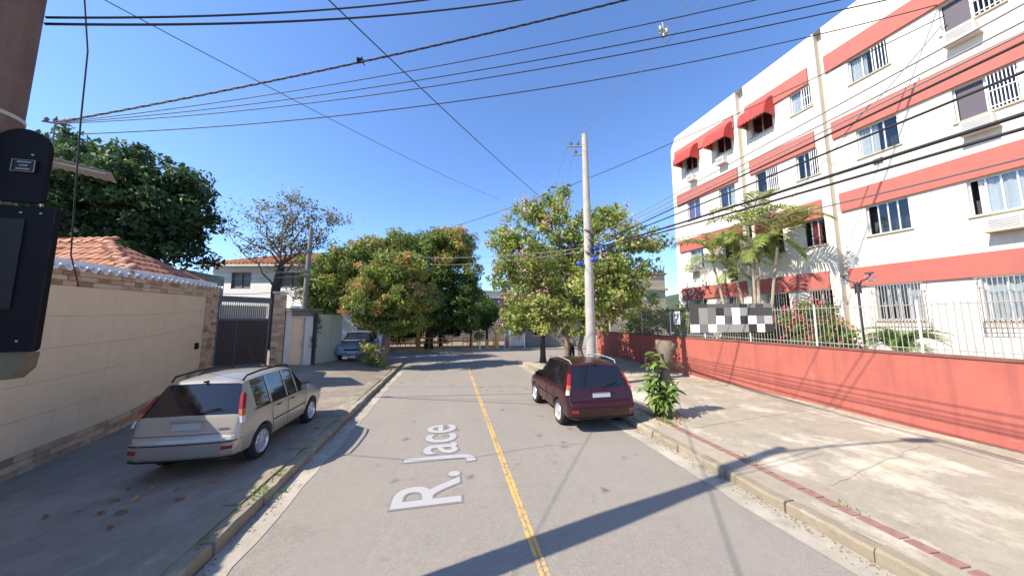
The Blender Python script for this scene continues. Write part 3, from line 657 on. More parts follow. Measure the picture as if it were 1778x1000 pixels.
# big wall tiles
u = -6.0
while u < 5.95:
    w = min(.56, 5.98 - u); rows = 5
    for k in range(rows):
        z0a = zb(u) + (ztrim(u) - zb(u)) * k / rows; z1a = zb(u) + (ztrim(u) - zb(u)) * (k + 1) / rows
        z0b = zb(u + w) + (ztrim(u + w) - zb(u + w)) * k / rows; z1b = zb(u + w) + (ztrim(u + w) - zb(u + w)) * (k + 1) / rows
        mb = MB(); j = .0022; q = r4.uniform(.0035, .0055); e0, e1 = u + j * .5, u + w - j * .5
        mb.hexa([L_(e0, -.02, z0a + j), L_(e1, -.02, z0b + j), L_(e1, q, z0b + j), L_(e0, q, z0a + j), L_(e0, -.02, z1a - j), L_(e1, -.02, z1b - j), L_(e1, q, z1b - j), L_(e0, q, z1a - j)])
        part('wall_tile', mb, M['panel'] if r4.random() < .6 else M['panel2'], lh)
    u += .56
def bricks(u0, u1, zf0, zf1, rows, lmin, lmax, parent, fn):
    for k in range(rows):
        u = u0 - (r4.uniform(0, lmax) if u1 - u0 > 1.5 else 0)
        while u < u1 - .03:
            L = r4.uniform(lmin, lmax); a, b = max(u, u0) + .004, min(u + L, u1) - .004
            if b - a > .03:
                za0, za1 = zf0(a) + (zf1(a) - zf0(a)) * k / rows, zf0(a) + (zf1(a) - zf0(a)) * (k + 1) / rows
                zb0, zb1 = zf0(b) + (zf1(b) - zf0(b)) * k / rows, zf0(b) + (zf1(b) - zf0(b)) * (k + 1) / rows
                fn(a, b, za0 + .004, za1 - .004, zb0 + .004, zb1 - .004, parent)
            u += L
def lbrick(a, b, za0, za1, zb0, zb1, parent):
    d = r4.choice((.012, .018, .026, .032)); mb = MB()
    mb.hexa([L_(a, -.02, za0), L_(b, -.02, zb0), L_(b, d, zb0), L_(a, d, za0), L_(a, -.02, za1), L_(b, -.02, zb1), L_(b, d, zb1), L_(a, d, za1)])
    part('brick', mb, BR[r4.choices(range(5), (5, 3, 1, 5, 3))[0]], parent)
bricks(-3.0, 6.0, ztrim, wtop, 4, .24, .46, lh, lbrick)
bricks(6.0, 6.92, lambda u: .80, lambda u: wtop(u), 27, .22, .42, lh, lbrick)
bricks(-3.0, 6.0, lambda u: zb(u) - .42, zb, 4, .26, .5, lh, lbrick)
mb = MB(); lbox(mb, 5.5, 5.66, .012, .06, 1.55, 1.74); part('meter_box', mb, M['black'], lh)
# corrugated white sheet along the top
mb = MB(); n = int((U1 + .12 - U0) / .07); pit = .28
def wave(u):
    t = (u % pit) / pit; return .036 * (max(-1, min(1, 2.2 * math.sin(2 * math.pi * t))))
V = []; F = []
for i in range(n * 2 + 1):
    u = U0 + (U1 + .12 - U0) * i / (2 * n); h = wave(u)
    for d, dz in ((.08, 0), (-.55, .01)):
        for th in (0, .028): V.append(L_(u, d, wtop(u) - .065 + dz + h + th))
for i in range(n * 2):
    a = 4 * i; b = a + 4
    F += [(a, b, b + 2, a + 2), (a + 1, a + 3, b + 3, b + 1), (a, a + 1, b + 1, b), (a + 2, b + 2, b + 3, a + 3)]
mb.add(V, F); part('corrugated_eave', mb, M['corr'], lh, smooth=35)
mb = MB(); mb.hexa([L_(U0, -.16, wtop(U0) + .0), L_(U1, -.16, wtop(U1) + .0), L_(U1, -.06, wtop(U1) + .0), L_(U0, -.06, wtop(U0) + .0), L_(U0, -.16, wtop(U0) + .105), L_(U1, -.16, wtop(U1) + .105), L_(U1, -.06, wtop(U1) + .105), L_(U0, -.06, wtop(U0) + .105)]); part('shadow_board', mb, M['corr'], lh)  # straight board added so the wavy eave casts a straight-edged shadow
# clay roof: two slopes meeting at a hip, built tile by tile
rf = thing('tmp', 'x', 'x'); del rf['label']; del rf['category']; rf.name = 'roof'; rf.parent = lh; rf.location = (0, 0, 0)
C1, C2, AP = L_(2.3, -.12, 3.40), L_(6.85, -.12, 3.60), L_(4.56, -1.6, 4.46)
C0, A0 = C1 + Vector((-6, 1.7, 0)), AP + Vector((-6, 1.7, 0))
tm = MB()   # one barrel tile, 0.24 wide x 0.36 long, along +Y up-slope
nn = 5; V = []; F = []
for j, yy in enumerate((0, .40)):
    for i in range(nn + 1):
        an = math.pi * i / nn; V.append((-.125 * math.cos(an), yy, .062 * math.sin(an) + (.028 if j == 0 else 0.0)))
for i in range(nn): F.append((i, i + 1, nn + 2 + i, nn + 1 + i))
V2 = [(x, y, z - .016) for x, y, z in V]; V += V2; F += [(q[0] + 12, q[3] + 12, q[2] + 12, q[1] + 12) for q in F[:]] + [(i, i + 12, i + 13, i + 1) for i in range(nn)]
tm.add(V, F); tms = [tm.mesh('roof_tile', t_, smooth=50) for t_ in TL]
ntile = 0
def slope(a, b, c, dd, cols, rows, limit, inside=None):
    """tiles on the quad a-b (eave) to dd-c (ridge)"""
    global ntile
    nrm = (b - a).cross(dd - a).normalized(); nrm = nrm if nrm.z > 0 else -nrm
    ex = (b - a).normalized(); ey = nrm.cross(ex); 
    if ey.z < 0: ey = -ey
    H = (dd - a).dot(ey); W = (b - a).length; rows = int(H / .30) + 1; cols = int(W / .25) + 1
    lx0 = 0; tl, tr = (dd - a).dot(ex), (c - a).dot(ex)
    for r in range(rows):
        y = r * .30; f = min(1, (y + .15) / H); xa, xb = tl * f, W + (tr - W) * f
        for k in range(-2, cols + 3):
            x = k * .25 + .125
            if x < xa or x > xb or y > H - .1: continue
            o = link('roof_tile', tms[r4.choices((0, 1, 2), (5, 3, 2))[0]], rf)
            o.matrix_local = Matrix.Translation(a + ex * (x + r4.uniform(-.008, .008)) + ey * (y + r4.uniform(-.01, .01)) + nrm * .03 - wloc(rf)) @ Matrix((ex, ey, nrm)).transposed().to_4x4() @ Matrix.Rotation(r4.uniform(-.03, .03), 4, 'Z'); ntile += 1
slope(C1, C2, AP, AP, 0, 0, 0); slope(C0 if False else C1 + (C0 - C1) * .62, C1, AP, AP + (A0 - AP) * .66, 0, 0, 0)
mb = MB(); mb.add([C1, C2, AP], [(0, 1, 2)]); mb.add([C0, C1, AP, A0], [(0, 1, 2, 3)]); mb.add([C2, L_(6.85, -6, 3.5), A0, AP], [(0, 1, 2, 3)]); part('roof_deck', mb, TL[1], lh, fix=False)
capm = MB(); V = []; F = []
for j, (yy, s) in enumerate(((0, 1), (.36, .8))):
    for i in range(6):
        an = math.pi * i / 5; V.append((-.13 * s * math.cos(an), yy, .085 * s * math.sin(an)))
for i in range(5): F.append((i, i + 1, 7 + i, 6 + i))
capm.add(V, F); capme = capm.mesh('ridge_tile', TL[2], smooth=50)
for a, b in ((C1, AP), (AP, A0)):
    d = (b - a).normalized(); x = d.cross(Vector((0, 0, 1))).normalized(); nz = x.cross(d); k = 0
    while k * .32 < (b - a).length - .1:
        o = link('ridge_tile', capme, rf); o.matrix_local = Matrix.Translation(a + d * k * .32 + nz * (.05 + r4.uniform(0, .012)) - wloc(rf)) @ Matrix((x, d, nz)).transposed().to_4x4(); k += 1
        if a is AP and k > 9: break
# ------------------------------------------------------------------ gate, brick pillar, door wall, green wall
gt = thing('gate', 'dark brown slatted driveway gate with open bars along its top', 'gate', (-7.35, 13.5, .75))
G0, G1 = Vector((-7.97, 12.98, 0)), Vector((-6.80, 14.02, 0)); gd_ = (G1 - G0).normalized(); gn = Vector((gd_.y, -gd_.x, 0)); GL = (G1 - G0).length
def G_(t, d, z): return G0 + gd_ * t + gn * d + Vector((0, 0, z))
def gbox(mb, t0, t1, d0, d1, z0, z1): return mb.hexa([G_(t0, d0, z0), G_(t1, d0, z0), G_(t1, d1, z0), G_(t0, d1, z0), G_(t0, d0, z1), G_(t1, d0, z1), G_(t1, d1, z1), G_(t0, d1, z1)])
mb = MB(); gbox(mb, 0, GL, -.05, .0, 3.10, 3.32); gbox(mb, 0, .06, -.05, 0, .7, 3.1); gbox(mb, GL - .06, GL, -.05, 0, .7, 3.1); gbox(mb, .06, GL - .06, -.04, .004, 2.44, 2.52); gbox(mb, .06, GL - .06, -.04, .004, .74, .82); gbox(mb, GL * .36, GL * .36 + .05, -.04, .005, .82, 2.44)
part('gate_frame', mb, M['gatefr'], gt)
mb = MB(); gbox(mb, .06, GL - .06, -.04, -.025, .80, 2.46); part('sheet', mb, M['gate'], gt)
k = 0; t_ = .10
while t_ < GL - .09:
    mb = MB(); gbox(mb, t_ - .019, t_ + .019, -.024, .012, .83, 2.43); part('slat', mb, M['gate'], gt); t_ += .062
t_ = .10
while t_ < GL - .08:
    mb = MB(); gbox(mb, t_ - .012, t_ + .012, -.03, -.012, 2.53, 3.09); part('bar', mb, M['gatefr'], gt); t_ += .062
mb = MB(); gbox(mb, .06, GL - .06, -.30, -.27, 2.4, 3.0); part('backing_board', mb, M['whitewall'], gt)
pl = thing('brick_pillar', 'square brick pillar with pale cap at the right side of the brown gate', 'pillar', (-6.62, 14.3, .5))
pc = Vector((-6.60, 14.25, 0)); pr = math.atan2(gd_.y, gd_.x) - .35
mb = MB(); mb.box(pc + Vector((0, 0, 1.98)), (.36, .36, 3.0), pr); part('core', mb, M['grout'], pl)
mb = MB(); mb.box(pc + Vector((0, 0, 3.55)), (.50, .50, .06), pr); part('cap', mb, M['whitewall'], pl)
for k in range(27):
    z = .55 + k * .108
    for q, (w, off) in enumerate(((.20, -.10), (.20, .10)) if k % 2 else ((.28, -.06), (.12, .14))):
        mb = MB(); m3 = Matrix.Rotation(pr, 3, 'Z'); s = .395 + r4.choice((0, .01, .02))
        mb.box(pc + m3 @ Vector((off, 0, 0)) + Vector((0, 0, z + .054)), (w - .008, s, .098), pr); part('brick', mb, BR[r4.choices(range(5), (4, 4, 2, 3, 4))[0]], pl)
dw = thing('garden_wall', 'weathered white wall with a pale door under a small dark canopy', 'wall', (-6.0, 14.7, .5))
D0, D1 = Vector((-6.37, 14.28, 0)), Vector((-5.66, 15.05, 0)); dd_ = (D1 - D0).normalized(); dn = Vector((dd_.y, -dd_.x, 0)); DL = (D1 - D0).length
def D_(t, d, z): return D0 + dd_ * t + dn * d + Vector((0, 0, z))
def dbox(mb, t0, t1, d0, d1, z0, z1): return mb.hexa([D_(t0, d0, z0), D_(t1, d0, z0), D_(t1, d1, z0), D_(t0, d1, z0), D_(t0, d0, z1), D_(t1, d0, z1), D_(t1, d1, z1), D_(t0, d1, z1)])
mb = MB(); dbox(mb, 0, .22, -.2, .02, .2, 2.86); dbox(mb, .22, .74, -.2, 0, 2.55, 2.86); dbox(mb, .74, DL, -.2, .02, .2, 2.86); part('wall', mb, M['whitewall'], dw)
mb = MB(); dbox(mb, .22, .74, -.16, -.1, .3, 2.55); dr = part('door', mb, M['panel2'], dw); mb = MB(); dbox(mb, .66, .69, -.1, -.06, 1.35, 1.5); part('handle', mb, M['steel'], dr)
mb = MB(); dbox(mb, -.05, DL + .25, -.35, .28, 2.88, 2.93); dbox(mb, .2, DL + .2, -.1, .04, 2.62, 2.86); part('canopy', mb, M['greybldg'], dw)
gw = thing('garden_wall', 'pale green wall with a vine between the white door and the parked car', 'wall', (-5.4, 16.3, .5))
mb = MB(); E0, E1 = Vector((-5.64, 15.07, 0)), Vector((-5.22, 17.5, 0)); ed = (E1 - E0).normalized(); en = Vector((ed.y, -ed.x, 0))
mb.hexa([E0 + Vector((0, 0, .1)), E1 + Vector((0, 0, .1)), E1 - en * .2 + Vector((0, 0, .1)), E0 - en * .2 + Vector((0, 0, .1)), E0 + Vector((0, 0, 2.72)), E1 + Vector((0, 0, 2.72)), E1 - en * .2 + Vector((0, 0, 2.72)), E0 - en * .2 + Vector((0, 0, 2.72))])
part('wall', mb, M['greenwall'], gw)
mb = MB(); dbox(mb, DL + .03, DL + .13, .0, .12, .2, 2.75); part('post', mb, M['barkdark'], gw)
vt = thing('vine', 'green vine climbing the dark post beside the pale green wall', 'vine', (-5.55, 15.2, .7))
crown(vt, 'foliage', [((-5.52, 15.15, 2.3), (.14, .2, .5)), ((-5.6, 15.1, 1.6), (.12, .15, .4))], 40, 12, .1, .07, M['lf_dark'], 61)
# white low building and drive at the back of the parked car
wb = thing('garage_building', 'bright white low building behind the parked blue car', 'building', (-6.5, 23, 0))
mb = MB(); mb.box((-7.2, 24.2, 1.7), (5.4, 3.0, 3.4)); part('wall', mb, M['housewhite'], wb)
mb = MB(); mb.box((-5.2, 22.5, 2.25), (1.5, .5, .35)); part('canopy', mb, M['greybldg'], wb)
mb = MB(); mb.box((-5.2, 22.68, 1.0), (1.3, .04, 2.0)); part('door', mb, M['greybldg'], wb)
# ------------------------------------------------------------------ white two-storey house with clay roof
wh = thing('house', 'white upper storey house with shuttered windows behind the brown gate', 'house', (-12, 25, 0), R(0))
mb = MB(); hx0, hx1, hy0, hy1 = -15.6, -7.2, 24, 31; wins = [(-14.25, -12.9, 4.6, 5.75), (-10.9, -9.3, 4.65, 5.7)]
xs = sorted({hx0, hx1, *[q for w in wins for q in w[:2]]})
for i in range(len(xs) - 1):
    a, b = xs[i], xs[i + 1]; w = [q for q in wins if q[0] == a]
    for z0, z1 in ([(0, w[0][2]), (w[0][3], 6.15)] if w else [(0, 6.15)]): mb.quad((a, hy0, z0), (b, hy0, z0), (b, hy0, z1), (a, hy0, z1))
mb.quad((hx1, hy0, 0), (hx1, hy1, 0), (hx1, hy1, 6.15), (hx1, hy0, 6.15)); mb.quad((hx0, hy0, 0), (hx0, hy0, 6.15), (hx0, hy1, 6.15), (hx0, hy1, 0)); mb.quad((hx0, hy0 + .3, 0), (hx1, hy0 + .3, 0), (hx1, hy0 + .3, 6.15), (hx0, hy0 + .3, 6.15))
part('wall', mb, M['housewhite'], wh, fix=False)
for a, b, z0, z1 in wins:
    mb = MB(); e = .07; mb.box(((a + b) / 2, hy0 + .1, z0 + e / 2), (b - a, .1, e)); mb.box(((a + b) / 2, hy0 + .1, z1 - e / 2), (b - a, .1, e))
    for x in (a + e / 2, b - e / 2, (a + b) / 2): mb.box((x, hy0 + .1, (z0 + z1) / 2), (e, .1, z1 - z0 - 2 * e - .004))
    f = part('window', mb, M['greybldg'], wh)
    for s in (0, 1):
        mb = MB(); xm = a + (b - a) * (.25 + .5 * s)
        for k in range(9): mb.box((xm, hy0 + .12, z0 + .12 + k * (z1 - z0 - .2) / 9), ((b - a) / 2 - e * 1.6, .03, .085))
        part('shutter', mb, M['acgrille'], f)
rf2 = MB(); ev = 6.2; o_ = .5; rz_ = 7.75
a, b, c, d = (hx0 - o_, hy0 - o_, ev), (hx1 + o_, hy0 - o_, ev), (hx1 + o_, hy1 + o_, ev), (hx0 - o_, hy1 + o_, ev); r1_, r2_ = (hx0 + 3.2, 27.5, rz_), (hx1 - 3.2, 27.5, rz_)
rf2.add([a, b, r2_, r1_], [(0, 1, 2, 3)]); rf2.add([b, c, r2_], [(0, 1, 2)]); rf2.add([c, d, r1_, r2_], [(0, 1, 2, 3)]); rf2.add([d, a, r1_], [(0, 1, 2)]); rf2.add([a, b, c, d], [(3, 2, 1, 0)])
ro = part('roof', rf2, TL[1], wh, fix=False)
mb = MB()
A_, B_, R1, R2 = Vector(a), Vector(b), Vector(r1_), Vector(r2_)
for k in range(34):
    t = (k + .5) / 34; p = A_.lerp(B_, t); x = p.x; f = 1.0
    if x < R1.x: f = (x - A_.x) / (R1.x - A_.x)
    if x > R2.x: f = (B_.x - x) / (B_.x - R2.x)
    q = Vector((x, A_.y + (R1.y - A_.y) * f, A_.z + (R1.z - A_.z) * f))
    if f > .05: mb.tube([p + Vector((0, 0, .03)), q + Vector((0, 0, .03))], .085, 6)
tr_ = part('tile_row', mb, TL[0], ro, smooth=True); tr_['kind'] = 'stuff'
mb = MB(); mb.box(((hx0 + hx1) / 2, hy0 - .5, 6.14), (hx1 - hx0 + 1, .06, .14)); part('fascia', mb, M['whitewall'], wh)
wh.rotation_euler.z = R(-13)
# roof terrace with pipe frame
tb = thing('terrace_building', 'dark blue green roof terrace wall under a thin pipe frame', 'building', (-15, 21, 0))
mb = MB(); mb.box((-16.2, 21.5, 2.6), (4.6, 3, 5.2)); part('wall', mb, M['terrace'], tb)
mb = MB(); P0 = [(-17.0, 20.1), (-14.0, 20.1), (-15.4, 20.1)]
for x, y in P0: mb.tube([(x, y, 5.1), (x, y, 6.75)], .035, 6)
mb.tube([(-17.2, 20.1, 6.78), (-13.9, 20.1, 6.72)], .05, 6); part('pipe_frame', mb, M['steel'], tb)
# upper room and corrugated canopy behind the brown pole
cp = thing('canopy', 'corrugated sheet canopy on a thin post behind the black signal box', 'canopy', (-10.0, 10, .1))
mb = MB(); V = []; F = []; n = 36
for i in range(n + 1):
    t = i / n; x, y, z = -10.7 + 1.40 * t, 9.7 + .78 * t, 6.72 - .18 * t; h = .018 * math.sin(t * 9 * 2 * math.pi)
    V += [(x, y, z + h), (x - .8, y + 1.1, z + .12 + h), (x, y, z + h + .015), (x - .8, y + 1.1, z + .135 + h)]
for i in range(n):
    a = 4 * i; b = a + 4; F += [(a, b, b + 1, a + 1), (a + 2, a + 3, b + 3, b + 2), (a, a + 2, b + 2, b)]
mb.add(V, F); part('sheet', mb, M['acgrille'], cp, smooth=True, fix=False)
mb = MB(); mb.tube([(-10.15, 9.95, .05), (-10.15, 9.95, 6.7)], .025, 8); mb.tube([(-11, 9.7, 6.62), (-9.4, 10.45, 6.5)], .03, 6); part('post', mb, M['steel'], cp)
up = thing('upper_room', 'pale upper room with a roof insulator seen behind the brown pole top', 'building', (-11, 9.5, 0))
mb = MB(); mb.box((-13.35, 10.9, 3.75), (1.5, 1.5, 7.5)); part('wall', mb, M['whitewall'], up)
mb = MB(); mb.box((-13.25, 10.9, 7.57), (1.9, 1.9, .14)); part('roof_slab', mb, M['beigebldg'], up)
ins = thing('roof_mast', 'short metal mast with insulators where the sky cables end', 'mast', (-9.2, 9.0, 0))
mb = MB(); mb.tube([(-9.2, 9.02, .1), (-9.2, 9.02, 7.25)], .014, 8); mb.tube([(-9.45, 9.02, 7.1), (-9.0, 9.1, 7.1)], .02, 6); part('pole', mb, M['porcelain'], ins)
for k in range(3):
    mb = MB(); mb.lathe([(0, -.05), (.045, -.05), (.03, -.02), (.05, .01), (.03, .04), (.0, .06)], (-9.4 + .17 * k, 9.04, 7.17), 8); part('insulator', mb, M['porcelain'], ins, smooth=True)

# ------------------------------------------------------------------ brown pole with black signal boxes (near left)
bpole = thing('utility_pole', 'thick brown pole at the left frame edge with black boxes', 'pole', (-2.9, 2.46, .1))
mb = MB(); n = 24; mb.tube([(-2.9, 2.46, 0), (-2.9, 2.46, 4.8), (-2.9, 2.46, 6.0), (-2.9, 2.46, 8.85)], [.165, .165, .13, .075], 24); part('shaft', mb, M['polebrown'], bpole, smooth=40)
for z in (3.70, 3.39, 3.20):
    mb = MB(); mb.tube([(-2.9, 2.46, z - .012), (-2.9, 2.46, z + .012)], .171, 24); part('strap', mb, M['strap'], bpole, smooth=40)
mb = MB(); pts = [(-2.9 + 2.05 * t, 2.46 - .40 * t, 8.1 + 1.5 * t ** .6) for t in [i / 8 for i in range(9)]]; mb.tube(pts, .03, 8); part('lamp_arm', mb, M['steel'], bpole, smooth=True)
mb = MB(); mb.box((-.74, 2.02, 9.62), (.5, .18, .1), rz=-.19); part('lamp_head', mb, M['steel'], bpole)
def rbox(mb, x0, x1, z0, z1, y0, y1, r, tops=True, mi=0, n=7):
    P = []
    for cx, cz, a0, rr in ((x1 - r[0], z1 - r[0], 0, r[0]), (x0 + r[0], z1 - r[0], 90, r[0]), (x0 + r[1], z0 + r[1], 180, r[1]), (x1 - r[1], z0 + r[1], 270, r[1])):
        for k in range(n): an = R(a0 + 90 * k / (n - 1)); P.append((cx + rr * math.cos(an), cz + rr * math.sin(an)))
    return mb.prism(P, lambda p: (p[0], y0, p[1]), lambda p: (p[0], y1, p[1]), mi)
sb1 = thing('signal_box', 'round topped black box with small label plate, upper one on the brown pole', 'signal box', (-2.6, 2.4, 3.2))
mb = MB(); rbox(mb, -2.76, -2.475, 3.13, 3.60, 2.42, 2.445, (.14, .02)); part('housing', mb, M['darkbox'], sb1, smooth=30)
mb = MB(); rbox(mb, -2.635, -2.52, 3.315, 3.395, 2.410, 2.418, (.004, .004), n=3); lp = part('label_plate', mb, M['black'], sb1)
mb = MB()
for z, w in ((3.378, .06), (3.356, .036), (3.334, .064)):
    k = 0; x = -2.577 - w / 2
    while x < -2.577 + w / 2: mb.box((x + .004, 2.407, z), (.006, .003, .009)); x += .0085
for (x0, x1, z0, z1) in ((-2.633, -2.522, 3.391, 3.393), (-2.633, -2.522, 3.317, 3.319), (-2.633, -2.631, 3.319, 3.391), (-2.524, -2.522, 3.319, 3.391)): mb.box(((x0 + x1) / 2, 2.407, (z0 + z1) / 2), (x1 - x0, .003, z1 - z0))
part('print', mb, M['acgrille'], lp)
mb = MB(); mb.lathe([(0, -.006), (.006, -.004), (.006, .004)], (-2.545, 2.414, 3.43), 8); part('bolt', mb, M['steel'], sb1)
mb = MB(); mb.box((-2.72, 2.40, 3.125), (.10, .05, .018)); part('bracket', mb, M['strap'], sb1)
sb2 = thing('signal_box', 'large black rectangular box with rounded corners, lower one on the brown pole', 'signal box', (-2.55, 2.4, 2.3))
mb = MB(); rbox(mb, -2.72, -2.395, 2.22, 3.105, 2.42, 2.45, (.02, .03)); part('housing', mb, M['darkbox'], sb2, smooth=30)
mb = MB(); rbox(mb, -2.66, -2.53, 2.47, 3.02, 2.412, 2.419, (.01, .01), n=3); part('cover', mb, M['black'], sb2)
for x, z in ((-2.60, 2.285), (-2.475, 2.285), (-2.555, 3.06), (-2.46, 3.06)):
    mb = MB(); mb.lathe([(0, -.006), (.0055, -.004), (.0055, .004)], (x, 2.414, z), 8); part('bolt', mb, M['steel'], sb2)
mb = MB(); mb.box((-2.62, 2.408, 2.39), (.07, .004, .035)); part('sticker', mb, M['acgrille'], sb2)
mb = MB(); mb.prism([(-2.72, 2.05), (-2.52, 2.06), (-2.47, 2.12), (-2.46, 2.215), (-2.72, 2.215)], lambda p: (p[0], 2.44, p[1]), lambda p: (p[0], 2.52, p[1])); part('lower_shroud', mb, M['gutter'] if False else mat('olive_plastic', (.10, .085, .05), .6, .3), sb2)

# ------------------------------------------------------------------ utility pole on the right
upo = thing('utility_pole', 'tall pale concrete utility pole on the right kerb behind the maroon car', 'pole', (5.04, 10.43, .12))
mb = MB(); mb.tube([(5.07, 10.43, .05), (5.06, 10.43, 5), (5.03, 10.43, 9.52)], [.185, .15, .105], 20); part('shaft', mb, M['pole'], upo, smooth=40)
for z, y in ((9.05, 0), (8.72, .02)):
    mb = MB(); L = .62 if z > 9 else .4; mb.box((5.03 - L / 2 - .05, 10.5, z), (L, .05, .05), rz=-.2); ca = part('crossarm', mb, M['steel'], upo)
    for k in range(2 if z > 9 else 1):
        mb = MB(); mb.lathe([(0, 0), (.03, 0), (.03, .03), (.06, .05), (.04, .09), (.06, .11), (.035, .16), (0, .17)], (4.53 + .27 * k if z > 9 else 4.72, 10.58 - .05 * k, z + .03), 10); part('insulator', mb, M['porcelain'], ca, smooth=True)
for z in (9.25, 8.95, 8.6, 5.75, 5.45, 5.2, 4.9, 4.6, 1.9):
    mb = MB(); r_ = .185 - .016 * z + .012; mb.tube([(5.06 - .003 * z, 10.43, z - .02), (5.06 - .003 * z, 10.43, z + .02)], r_, 16); part('strap', mb, M['strap'], upo, smooth=40)
for (x, y, z, L) in ((5.30, 10.30, 5.02, .22), (5.22, 10.28, 4.62, .26), (4.73, 10.45, 4.48, .22)):
    mb = MB(); mb.tube([(x - L / 2, y, z - .02), (x - L / 2 + .03, y, z), (x + L / 2 - .03, y, z + .03), (x + L / 2, y, z + .03)], [.05, .085, .085, .05], 10); part('cable_closure', mb, M['blue'], upo, smooth=40)
mb = MB()
for k in range(14):
    r5 = random.Random(k); z = 4.7 + r5.random() * 1.1; mb.tube([(5.06 + .2 * math.cos(an), 10.43 + .2 * math.sin(an), z + .12 * math.sin(an * 2 + k)) for an in [R(200 + 20 * i + k * 5) for i in range(9)]], .012, 5)
part('wire_tangle', mb, M['cable'], upo)
mb = MB(); mb.box((5.42, 10.2, 4.8), (.05, .05, .28)); part('terminal_box', mb, M['acbody'], upo)
thin = thing('utility_pole', 'thin dark grey pole rising behind the door wall by the bare tree', 'pole', (-7.25, 18, .5))
mb = MB(); mb.tube([(-7.3, 18, .2), (-7.14, 18, 7.33)], [.13, .10], 10); part('shaft', mb, M['greybldg'], thin, smooth=40)
for z in (5.05, 4.8, 6.1):
    mb = MB(); mb.box((-7.2, 17.88, z), (.34, .08, .1)); part('bracket', mb, M['porcelain'], thin)
# cables
CABS = [
('twisted black cable crossing the sky from the left rooftop, topmost of its bunch', [-9.18, 9.0, 7.09], [10.63, 5.04, 12.47], 0.3, 0.022, 'cable'),
('thin cable below the twisted one, upper of three parallel lines', [-9.18, 9.0, 7.08], [10.89, 2.34, 9.27], 0.45, 0.01, 'cable'),
('thin cable below the twisted one, middle of three parallel lines', [-9.18, 9.0, 7.07], [11.49, 1.3, 8.29], 0.55, 0.01, 'cable'),
('thin cable below the twisted one, lowest of three parallel lines', [-9.18, 9.0, 7.06], [11.79, 1.08, 8.16], 0.7, 0.01, 'cable'),
('long single cable from the left tree across to the apartment roof', [-10.13, 10.5, 7.61], [13.57, 5.29, 11.39], 0.75, 0.014, 'cable'),
('upper of two thick cables leaving the brown pole at top left', [-2.8, 2.6, 4.52], [0.54, 2.9, 5.92], 0.1, 0.008, 'cable'),
('lower of two thick cables leaving the brown pole at top left', [-2.8, 2.6, 4.47], [1.38, 3.16, 6.39], 0.14, 0.009, 'cable'),
('thin slack wire from upper left sky down to the flowering tree', [-5.41, 0.85, 5.36], [2.5, 14.5, 8.33], 0.25, 0.006, 'cablegrey'),
('thick dark cable dropping steeply from the sky to the flowering tree', [-4.01, 0.9, 6.6], [4.19, 13.5, 8.21], 0.15, 0.0095, 'cable'),
('long dark cable from the orange flowered trees up past the pole to the apartment', [-.9, 20.56, 8.23], [13.48, 5.2, 10.91], 0.55, 0.016, 'cable'),
('bare power line from the pole crossarm overhead, upper of the pair', [4.5, 10.68, 9.3], [4.68, 0.11, 8.54], 0.1, 0.006, 'cablepale'),
('bare power line from the pole crossarm overhead, lower of the pair', [4.78, 10.55, 9.26], [4.73, -0.16, 8.22], 0.1, 0.006, 'cablepale'),
('power line continuing beyond the crossarm, left of the pair', [4.5, 10.68, 9.3], [4.8, 12.8, 9.12], 0.1, 0.006, 'cablepale'),
('power line continuing beyond the crossarm, right of the pair', [4.78, 10.55, 9.26], [5.28, 12.8, 9.17], 0.1, 0.006, 'cablepale'),
('highest cable of the bundle running right from the pole', [5.26, 10.32, 5.48], [4.76, -6.44, 5.07], 0.04, 0.01, 'cablepale'),
('second cable from the top of the bundle right of the pole', [5.26, 10.32, 5.39], [4.76, -6.41, 4.87], 0.05, 0.01, 'cablepale'),
('third cable from the top of the bundle right of the pole', [5.26, 10.32, 5.28], [4.77, -6.4, 4.79], 0.06, 0.01, 'cablepale'),
('fourth cable of the bundle, black, above the thick pair', [5.26, 10.32, 5.2], [4.77, -6.39, 4.73], 0.07, 0.014, 'cable'),
('fifth cable of the bundle, black, just above the thick pair', [5.25, 10.32, 5.13], [4.77, -6.34, 4.32], 0.09, 0.014, 'cable'),
('upper of the two thick telephone cables right of the pole', [5.25, 10.33, 5.05], [4.77, -6.28, 3.73], 0.12, 0.021, 'cable'),
('lower of the two thick telephone cables right of the pole', [5.25, 10.33, 5.0], [4.77, -6.25, 3.53], 0.12, 0.017, 'cable'),
('slack thin wire sagging beneath the thick telephone cables', [5.25, 10.33, 4.96], [4.77, -6.28, 3.78], 0.5, 0.008, 'cablegrey'),
('thin cable strung between the flowering tree and the mango trees, upper', [5.0, 10.45, 5.11], [-1.32, 17.5, 5.9], 0.15, 0.01, 'cablepale'),
('thin cable strung between the flowering tree and the mango trees, lower', [4.99, 10.45, 4.98], [-0.92, 19.0, 5.77], 0.15, 0.01, 'cablepale'),
('upper wire from the thin left pole to the house roof', [-7.22, 18.0, 5.04], [-13.04, 16.5, 4.81], 0.2, 0.01, 'cablepale'),
('middle wire from the thin left pole to the house roof', [-7.2, 18.0, 4.8], [-13.01, 16.5, 4.51], 0.22, 0.01, 'cablepale'),
('lower wire from the thin left pole to the house roof', [-7.16, 18.0, 4.19], [-10.9, 16.0, 3.72], 0.25, 0.012, 'cable'),
]
